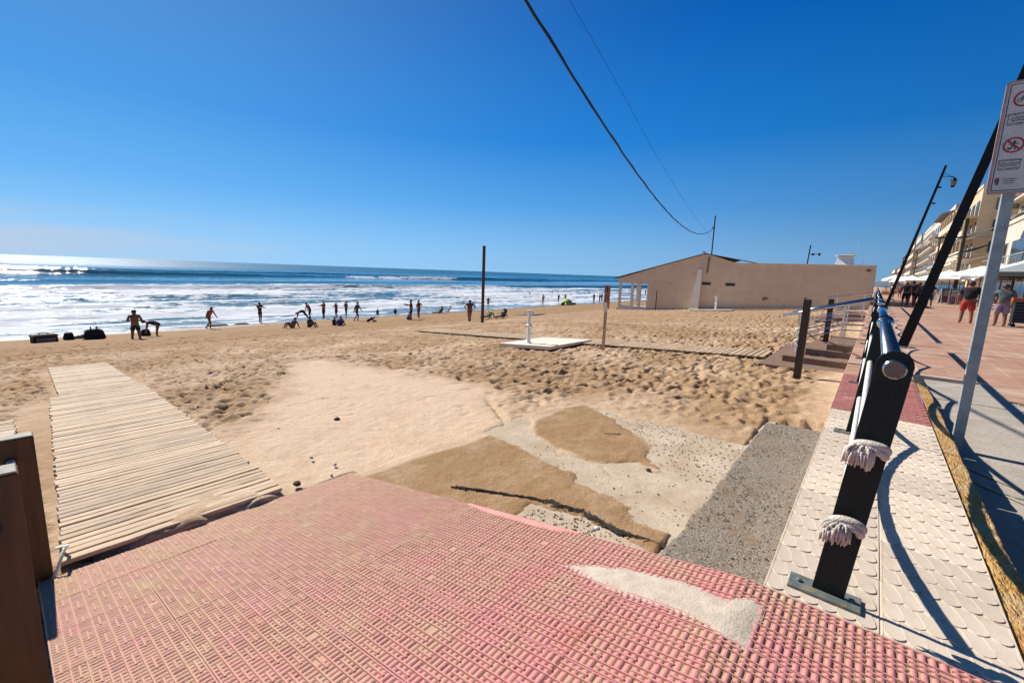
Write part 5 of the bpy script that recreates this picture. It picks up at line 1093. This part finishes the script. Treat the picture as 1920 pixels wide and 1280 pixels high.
def chair(label, x, y, rz, col):
    t = thing('beach_chair', label, 'chair', (x, y, g_(x)-.02), G, R(rz))
    obj('seat', MB().box(-.27, .27, -.05, .42, .18, .21), M[col], t, local=True); obj('backrest', MB().box(-.27, .27, -.10, -.07, .20, .80, rot=(.45, 0, 0), piv=(0, -.08, .2)), M[col], t, local=True)
    for sx_ in (-.29, .29):
        obj('leg', MB().tube([(sx_, -.25, 0), (sx_, .1, .2), (sx_, .42, .19)], .014, 5), M['stainless'], t, local=True); obj('leg', MB().tube([(sx_, .38, 0), (sx_, -.05, .2), (sx_, -.36, .80)], .014, 5), M['stainless'], t, local=True); obj('armrest', MB().tube([(sx_, -.20, .45), (sx_, .28, .42)], .018, 5), M['greyc'], t, local=True)
chair('low chair under the lounging person in green', -22.6, 24.3, 170, 'lime'); chair('low chair under the lounging person in black', -21.7, 24.85, 170, 'olive'); chair('low chair holding the bather by the water', -35.3, 30.4, 160, 'black'); chair('empty dark folding chair at the water, right of the reclining bather', -37.6, 33.6, 150, 'black')
t = thing('beach_shelter', 'lime-green pop-up shelter near the shoreline', 'tent', (-37.1, 57.8, -3.35)); mb = MB(); vs = []; fs = []
for i in range(9):
    a = math.pi*i/8
    for j, (yy, k_) in enumerate(((-.7, .55), (0, 1.0), (.75, .8))): vs.append((-1.0*k_*math.cos(a), yy, 1.1*k_*math.sin(a)))
for i in range(8):
    for j in range(2): fs.append((i*3+j, i*3+3+j, i*3+4+j, i*3+1+j))
obj('canopy', mb.add(vs, fs), M['lime'], t, local=True, smooth=True); obj('floor', MB().box(-.8, .8, -.6, .7, .02, .05), M['greyc'], t, local=True)
bag('small dark bag right of the lime shelter', -37.3, 60.3, .7, .8, .36, 0, 'black', False)
tag(obj('beach_towel', MB().add([(-24.1, 29.6, -2.24), (-22.4, 29.9, -2.10), (-22.4, 31.6, -2.10), (-24.1, 31.3, -2.24), (-24.1, 29.6, -2.20), (-22.4, 29.9, -2.06), (-22.4, 31.6, -2.06), (-24.1, 31.3, -2.20)], [(0, 3, 2, 1), (4, 5, 6, 7), (0, 1, 5, 4), (1, 2, 6, 5), (2, 3, 7, 6), (3, 0, 4, 7)]), M['greyc']), 'pale blue-grey towel spread on the sand behind the near foot shower', 'towel')

# ------------------------------------------------------------------ promenade people and furniture
G = 'people strolling on the promenade'
person('broad man in a black shirt and red shorts walking away on the promenade', (3.05, 26.5, 0), 1.80, 0, stand(.04, ((-.12, .10), (.13, -.10)), A0((-.08, -.03, -.27), (-.07, .08, -.52), (.08, -.03, -.27), (.08, .05, -.52))), 'black', 'redc', group=G, near=True, fat=1.32, sleeve=.85, leg=.9)
person('woman in a patterned shirt and lilac shorts walking beside the bar table', (3.95, 25.9, 0), 1.72, 5, stand(.06, ((-.09, .12), (.10, -.06)), A0((-.10, .04, -.26), (-.02, .16, -.36), (.10, .02, -.26), (.08, .14, -.42))), 'print', 'lilac', group=G, near=True, fat=1.15, sleeve=.85, leg=.95, skin='skin')
person('dark-clad person at the left end of the group on the promenade', (1.75, 45.0, 0), 1.82, 10, stand(0, ((-.10, .1), (.10, -.1)), swing), 'black', 'black', group=G, leg=.95)
person('tall person in a long black top in the middle of the group', (2.15, 46.2, 0), 1.95, 0, stand(0, ((-.12, .05), (.12, -.05)), hips), 'black', 'black', group=G, leg=.6, fat=1.25)
person('person in navy right of the tall one in the group', (2.55, 46.8, 0), 1.85, 0, stand(0, ((-.10, .05), (.12, -.05)), hips), 'navy', 'black', group=G, leg=.95, fat=1.2)
person('dark-clad person partly behind the leaning mast', (2.95, 46.0, 0), 1.72, -10, stand(0, ((-.10, .05), (.12, -.05)), swing), 'black', 'navy', group=G, leg=.95, fat=1.1)
person('person in blue jeans at the right end of the group, behind the mast', (3.25, 46.8, 0), 1.78, 0, stand(0, ((-.10, .05), (.12, -.05)), hips), 'black', 'blue', group=G, leg=.97, fat=1.1)
person('far stroller in white near the distant parasols', (1.5, 68, 0), 1.7, 180, stand(0, ((-.10, .05), (.12, -.05)), None), 'white', 'greyc', group=G)
person('far stroller in orange near the distant parasols', (2.3, 74, 0), 1.7, 0, stand(0, ((-.10, .05), (.12, -.05)), None), 'orange', 'navy', group=G)
person('waiter in white by the menu boards', (6.6, 58, 0), 1.7, 160, stand(0, ((-.10, .05), (.12, -.05)), chestarms), 'white', 'black', group=G, leg=.95)
def menu(label, x, y, rz):
    t = thing('menu_board', label, 'menu board', (x, y, 0), 'menu boards on the promenade', R(rz))
    for s_ in (-1, 1):
        f = obj('panel', MB().box(-.42, .42, -.02, .02, .12, 1.42, rot=(.13*s_, 0, 0), piv=(0, 0, 1.42)), pm('slate_panel', (.13, .12, .16), (.09, .08, .11), 9, .5), t, local=True)
        if s_ == -1:
            for k in range(9): obj('menu_line', MB().box(-.32, random.uniform(.0, .32), -.045-.13*(.18+k*.11), -.03-.13*(.18+k*.11)+.01, 1.22-k*.11, 1.26-k*.11), M['redprint'] if k > 4 else M['white'], f, local=True)
        for sx_ in (-.45, .45): obj('leg', MB().box(sx_-.03, sx_+.03, -.025, .025, 0, 1.48, rot=(.13*s_, 0, 0), piv=(0, 0, 1.42)), M['galv'], t, local=True)
    return t
menu('grey-framed menu board left of the broad man', 5.35, 53.4, 0); menu('second menu board seen edge-on behind the first', 4.9, 55.6, 35)
t = thing('bar_table', 'black slatted bar table with an orange top and a side shelf, at the right edge', 'table', (4.75, 26.9, 0))
obj('carcass', MB().box(4.40, 5.4, 26.6, 27.2, .16, 1.0), M['black'], t)
for k in range(6): obj('slat', MB().box(4.37, 5.42, 26.555, 26.595, .20+k*.13, .30+k*.13, bev=.008), pm('dark_slat', (.018, .03, .04), (.03, .04, .05), 8, .5) if k == 0 else bpy.data.materials['dark_slat'], t)
obj('tabletop', MB().box(4.32, 5.5, 26.5, 27.3, 1.02, 1.16, bev=.01), pm('orange_tabletop', (.40, .09, .02), (.28, .06, .015), 6, .5), t)
obj('side_shelf', MB().box(4.75, 5.4, 26.2, 26.55, .78, .81, bev=.004), M['galv'], t)
for x, y in ((4.45, 26.65), (5.35, 26.65), (4.45, 27.15), (5.35, 27.15)): obj('castor', MB().lathe([(.03, .16), (.03, .10), (.06, .09), (.07, .05), (.06, .0)], 10, (x, y, 0)), M['black'], t)
# cafe parasols, awnings, posts
def parasol(label, x, y, w_, z1, dz, col, val=None, group='large cafe parasols'):
    t = thing('parasol', label, 'parasol', (x, y, 0), group); h_ = w_/2; cx, cy = 0, 0
    obj('pole', MB().tube([(0, 0, 0), (0, 0, z1+dz+.08)], .035, 8), M['wood_dark'], t, local=True); obj('base', MB().box(-.4, .4, -.4, .4, 0, .10, bev=.03), M['galv'], t, local=True)
    vs = [(0, 0, z1+dz)]; n = 8
    for k in range(n): 
        a = math.pi*2*k/n+math.pi/8; rr_ = h_/math.cos(math.pi/8) if False else h_*1.05/max(abs(math.cos(a)), abs(math.sin(a))); vs.append((rr_*math.cos(a)*.98, rr_*math.sin(a)*.98, z1))
    fs = [(0, 1+k, 1+(k+1) % n) for k in range(n)]; obj('canopy', MB().add(vs, fs), M[col], t, local=True, fixn=False)
    vv = [p for p in vs[1:]]+[(p[0], p[1], p[2]-.22) for p in vs[1:]]; obj('valance', MB().add(vv, [(k, (k+1) % n, n+(k+1) % n, n+k) for k in range(n)]), M[val or col], t, local=True)
    return t
parasol('dark-edged grey square parasol at the right edge of the frame', 6.0, 32.0, 3.6, 2.32, .75, 'greyc', 'black')
parasol('white parasol just beyond the grey one', 6.6, 38.5, 3.6, 2.5, .8, 'white_cloth')
ys_ = [44, 49, 54.5, 60, 66, 72, 78, 85, 92, 100, 109, 119, 130]
for i, y in enumerate(ys_):
    parasol('white cafe parasol in the long row in front of the facades, %s' % ['nearest', 'second', 'third', 'fourth', 'fifth', 'sixth', 'seventh', 'eighth', 'ninth', 'tenth', 'eleventh', 'twelfth', 'farthest'][i]+' from the camera', 6.9-.018*(y-44)-(1.6 if y > 95 else 0), y, 3.7, 2.55+.1*(i % 3), .7+.15*(i % 2), 'white_cloth')
for i, y in enumerate((165, 185, 205)):
    parasol('white parasol at the far end of the promenade, %s of three' % ['first', 'second', 'third'][i], 3.6, y, 5.5, 3.4, 1.3, 'white_cloth')
t = thing('terrace_post', 'thick brown post standing between the parasols in front of the beige facade', 'post', (6.0, 62.3, 0)); obj('post', MB().box(5.86, 6.10, 62.2, 62.42, 0, 8.3), M['wood_dark'], t); obj('crossarm', MB().box(3.9, 6.2, 62.25, 62.37, 6.4, 6.55), M['wood_dark'], t)
for x, y, h_, l_ in ((5.8, 84, 8.4, 'left of the thick one'), (4.9, 110, 8.0, 'second left of the thick one'), (4.2, 150, 8.8, 'farthest one')):
    tag(obj('flag_post', MB().tube([(x, y, 0), (x, y, h_)], .10, 8), M['wood_dark']), 'slender brown post in front of the facades, '+l_, 'post', 'brown posts')
G = 'cafe tables'
for i, (x, y) in enumerate(((5.6, 47), (6.8, 51), (5.5, 57), (6.6, 64), (5.2, 70))):
    t = thing('cafe_table', 'small cafe table with chairs under the parasols, %s from the camera' % ['nearest', 'second', 'third', 'fourth', 'fifth'][i], 'table', (x, y, 0), G)
    obj('tabletop', MB().lathe([(.38, .72), (.40, .74), (.38, .76)], 14), M['white'], t, local=True); obj('leg', MB().tube([(0, 0, 0), (0, 0, .72)], .03, 6), M['galv'], t, local=True); obj('foot', MB().lathe([(.25, 0), (.22, .03), (.04, .05)], 10), M['black_steel'], t, local=True)
    for k, a in enumerate((.3, 2.4, 4.4)):
        c_ = thing('cafe_chair', 'dark cafe chair at the %s table, %s' % (['nearest', 'second', 'third', 'fourth', 'fifth'][i], ['to its right', 'behind it', 'to its left'][k]), 'chair', (x+.75*math.cos(a), y+.75*math.sin(a), 0), 'cafe chairs', a+math.pi/2)
        obj('seat', MB().box(-.22, .22, -.22, .22, .43, .46, bev=.01), M['brownc'], c_, local=True); obj('backrest', MB().box(-.22, .22, -.24, -.215, .55, .88, bev=.005), M['brownc'], c_, local=True)
        for sx_ in (-.2, .2):
            for sy_ in (-.2, .2): obj('leg', MB().tube([(sx_, sy_, 0), (sx_, sy_, .88 if sy_ < 0 else .44)], .014, 5), M['galv'], c_, local=True)

# ------------------------------------------------------------------ seafront buildings
def building(label, x0, y0, y1, H, nf, mat, bays, depth=11, style=0, side=True, roof=None, balc=True):
    t = thing('apartment_building', label, 'building', (x0, y0, 0), 'seafront buildings'); fh = (H-1.0)/nf
    obj('wall', MB().box(x0, x0+depth, y0, y1, -.3, H), M[mat], t); obj('parapet', MB().box(x0-.12, x0+depth+.1, y0-.12, y1+.12, H+.002, H+.35), M['facwhite'] if style != 2 else M['rooftile'], t)
    bw = (y1-y0)/bays
    for f in range(nf):
        z0 = f*fh+ (0.1 if f else 0); zs = f*fh
        if f: 
            if balc: obj('balcony_slab', MB().box(x0-(1.25 if style == 0 else 1.0), x0-.003, y0+.15, y1-.15, zs-.12, zs+.10), M['facwhite'] if style else M[mat], t)
            else: obj('string_course', MB().box(x0-.18, x0-.003, y0-.05, y1+.05, zs-.12, zs+.12), M['facwhite'], t)
            if balc and style == 1:
                r_ = obj('railing', MB().box(x0-1.0, x0-.94, y0+.2, y1-.2, zs+.98, zs+1.04), M['galv'], t); 
                for k in range(int((y1-y0)/.9)): obj('baluster', MB().box(x0-.98, x0-.95, y0+.3+k*.9, y0+.34+k*.9, zs+.1, zs+.98), M['galv'], r_)
            elif balc: obj('balcony_wall', MB().box(x0-1.25, x0-1.12, y0+.15, y1-.15, zs+.102, zs+1.0), M[mat] if f % 2 else M['facwhite'], t)
        for b_ in range(bays):
            ya = y0+b_*bw+bw*.22; yb = y0+(b_+1)*bw-bw*.22; za, zb_ = zs+(.25 if balc else .9), zs+fh*.78
            if f == 0: ya, yb, za, zb_ = y0+b_*bw+.3, y0+(b_+1)*bw-.3, .1, fh*.8
            w_ = obj('window', MB().box(x0-.06, x0-.003, ya, yb, za, zb_), M['wood_dark'] if f else M['dark'], t); obj('pane', MB().box(x0-.075, x0-.062, ya+.08, (ya+yb)/2-.03, za+.08, zb_-.08), M['glass'], w_); obj('pane', MB().box(x0-.075, x0-.062, (ya+yb)/2+.03, yb-.08, za+.08, zb_-.08), M['glass'], w_)
        if balc and style != 1 or not balc:
            for b_ in range(bays+1):
                yy = min(max(y0+b_*bw, y0+.2), y1-.2); 
                if f and (style == 0 or not balc): obj('pilaster', MB().box(x0-(1.22 if balc else .30), x0-(.95 if balc else .004), yy-.16, yy+.16, zs+.12, zs+fh-.14), M[mat], t)
    if side:
        for f in range(1, nf):
            for sx_ in (1.4, 4.6):
                w_ = obj('window', MB().box(x0+sx_, x0+sx_+1.9, y0-.06, y0-.003, f*fh+.8, f*fh+fh*.82), M['wood_dark'], t); obj('pane', MB().box(x0+sx_+.08, x0+sx_+.90, y0-.075, y0-.062, f*fh+.88, f*fh+fh*.78), M['glass'] if f != 4 else M['greyc'], w_); obj('pane', MB().box(x0+sx_+1.0, x0+sx_+1.82, y0-.075, y0-.062, f*fh+.88, f*fh+fh*.78), M['greyc'], w_)
            obj('string_course', MB().box(x0, x0+depth, y0-.10, y0-.002, f*fh-.12, f*fh+.12), M[mat], t)
    if roof == 'hip':
        obj('roof', MB().add([(x0-1.3, y0-.3, H+.36), (x0+depth+.3, y0-.3, H+.36), (x0+depth+.3, y1+.3, H+.36), (x0-1.3, y1+.3, H+.36), (x0+depth*.4, y0+2, H+2.6), (x0+depth*.4, y1-2, H+2.6)], [(0, 3, 2, 1), (0, 1, 4), (1, 2, 5, 4), (2, 3, 5), (3, 0, 4, 5)]), M['rooftile'], t)
    if roof == 'pent':
        obj('penthouse', MB().box(x0+2, x0+depth-2, y0+2, y1-3, H+.36, H+3.0), M['facwhite'], t); obj('roof_tank', MB().lathe([(.6, 0), (.6, 1.2), (.2, 1.4)], 10, (x0+3.4, y0+3.5, H+3.01)), M['rooftile'], t)
    return t
def awning(label, x0, y0, y1, z, out_, col='white_cloth', drop=.9):
    t = thing('awning', label, 'awning', (x0, y0, z), 'awnings on the facades'); obj('fabric', MB().add([(x0-.01, y0, z), (x0-.01, y1, z), (x0-out_, y1, z-drop), (x0-out_, y0, z-drop), (x0-.01, y0, z-.05), (x0-.01, y1, z-.05), (x0-out_, y1, z-drop-.05), (x0-out_, y0, z-drop-.05)], [(0, 1, 2, 3), (7, 6, 5, 4), (0, 3, 7, 4), (1, 5, 6, 2), (3, 2, 6, 7)]), M[col], t)
    obj('front_bar', MB().box(x0-out_-.03, x0-out_+.0, y0, y1, z-drop-.16, z-drop-.052), M[col], t)
    for y in (y0+.2, y1-.2): obj('arm', MB().tube([(x0-.02, y, z-1.0), (x0-out_+.1, y, z-drop-.08)], .03, 5), M['galv'], t)
b1 = building('nearest white house with an arched balcony door, cut off by the right edge', 9.0, 46, 66.5, 7.6, 2, 'facwhite', 4, depth=9, style=1, side=False)
b1b = building('taller lilac-grey block rising behind the white house', 12.5, 68, 84, 16.5, 5, 'facwhite', 3, depth=9, style=1, side=False)
b2 = building('tall beige apartment block with columned loggias, behind the signpost', 9.0, 84, 118, 14.6, 5, 'beige', 9, depth=3.4, style=0, side=True)
obj('corner_pier', MB().box(12.41, 12.9, 83.6, 90, 0, 14.9), M['beige2'], b2)
b3 = building('beige block with a brown hipped roof beyond the columned one', 9.0, 119, 135, 15.2, 5, 'beige2', 5, depth=10, style=1, roof='hip')
b4 = building('off-white stepped block with long balconies in the middle of the row', 9.0, 136, 186, 16.8, 6, 'facwhite', 9, depth=11, style=1, roof='pent')
b5 = building('tall pale beige block left of the stepped one', 8.6, 188, 226, 17.6, 6, 'beige2', 8, depth=11, style=0, roof='pent')
b6 = building('salmon block far along the row', 8.4, 228, 262, 13.5, 4, 'facpink', 7, depth=11, style=1, roof='hip')
b7 = building('narrow off-white block near the end of the row', 8.2, 264, 300, 12.5, 4, 'facwhite', 7, depth=11, style=0)
b8 = building('small pink-brown block last but one in the row', 8.0, 302, 350, 10.5, 3, 'facpink', 8, depth=11, style=1, side=False)
b9 = building('smallest cream block at the far end of the row', 7.0, 352, 420, 11.5, 4, 'beige2', 8, depth=11, style=1, side=False)
arch = obj('arched_door', MB().prism([(55.2, 3.5), (57.4, 3.5), (57.4, 5.6)]+[(56.3+1.1*math.cos(a), 5.6+1.0*math.sin(a)) for a in np.linspace(0.2, math.pi-.2, 8)]+[(55.2, 5.6)], 8.90, 8.98, 'x'), M['glass'], b1)
awning('white awning over the first floor of the beige block', 9.0, 70.5, 82.5, 8.2, 2.6); awning('lower white awning along the ground floor before the beige block', 9.0, 66.8, 82.8, 5.1, 3.2); awning('dark awning between the two white ones', 9.0, 69, 81, 6.4, 2.4, 'black')
awning('long white awning under the beige block', 9.0, 84.2, 117, 4.2, 2.8); awning('white awning on the upper floor of the hipped-roof block', 9.0, 120, 134, 11.5, 2.2); awning('white awning on the ground floor of the stepped block', 9.0, 137, 185, 4.2, 3.0); awning('white awning on an upper floor of the stepped block', 9.0, 150, 170, 13.0, 2.0); awning('white awning of the white house at the right edge', 9.0, 56, 65.5, 3.3, 2.4)
obj('terrace_wall', MB().box(9.0, 12, 66.6, 83.9, -.2, 4.6), M['beige2'], b2)
t = thing('roof_parasol', 'white parasol on the roof terrace of the white house', 'parasol', (9.6, 60, 7.6)); obj('canopy', MB().add([(9.9, 58.5, 8.9), (8.7, 57.3, 8.1), (11.1, 57.3, 8.1), (11.1, 62.3, 8.1), (8.7, 62.3, 8.1)], [(0, 1, 2), (0, 2, 3), (0, 3, 4), (0, 4, 1)]), M['white_cloth'], t); obj('pole', MB().tube([(9.9, 59.5, 7.6), (9.9, 59.5, 8.7)], .03, 6), M['galv'], t)
# hedge of planters far down the promenade
for i, (x, y, h_) in enumerate(((1.2, 96, 1.5), (2.6, 112, 1.6))):
    t = thing('planter', 'low planter with a dry shrub far down the promenade, %s' % ('nearer', 'farther')[i], 'planter', (x, y, 0), 'planters'); obj('box', MB().box(x-.5, x+.5, y-.5, y+.5, 0, .6, bev=.03), M['terra'], t)
    mb = MB(); rg = random.Random(i)
    for k in range(220):
        a, r = rg.uniform(0, 6.28), rg.uniform(0, .6); p = Vector((x+r*math.cos(a), y+r*math.sin(a), .6+rg.uniform(0, h_-.7))); d = Vector((rg.uniform(-.1, .1), rg.uniform(-.1, .1), rg.uniform(-.1, .1))); mb.add([p, p+d, p+Vector((d.y, -d.x, .05))], [(0, 1, 2)])
    obj('foliage', mb, pm('dry_foliage%d' % i, (.07, .06, .02), (.14, .09, .04), 9, .8), t, fixn=False)
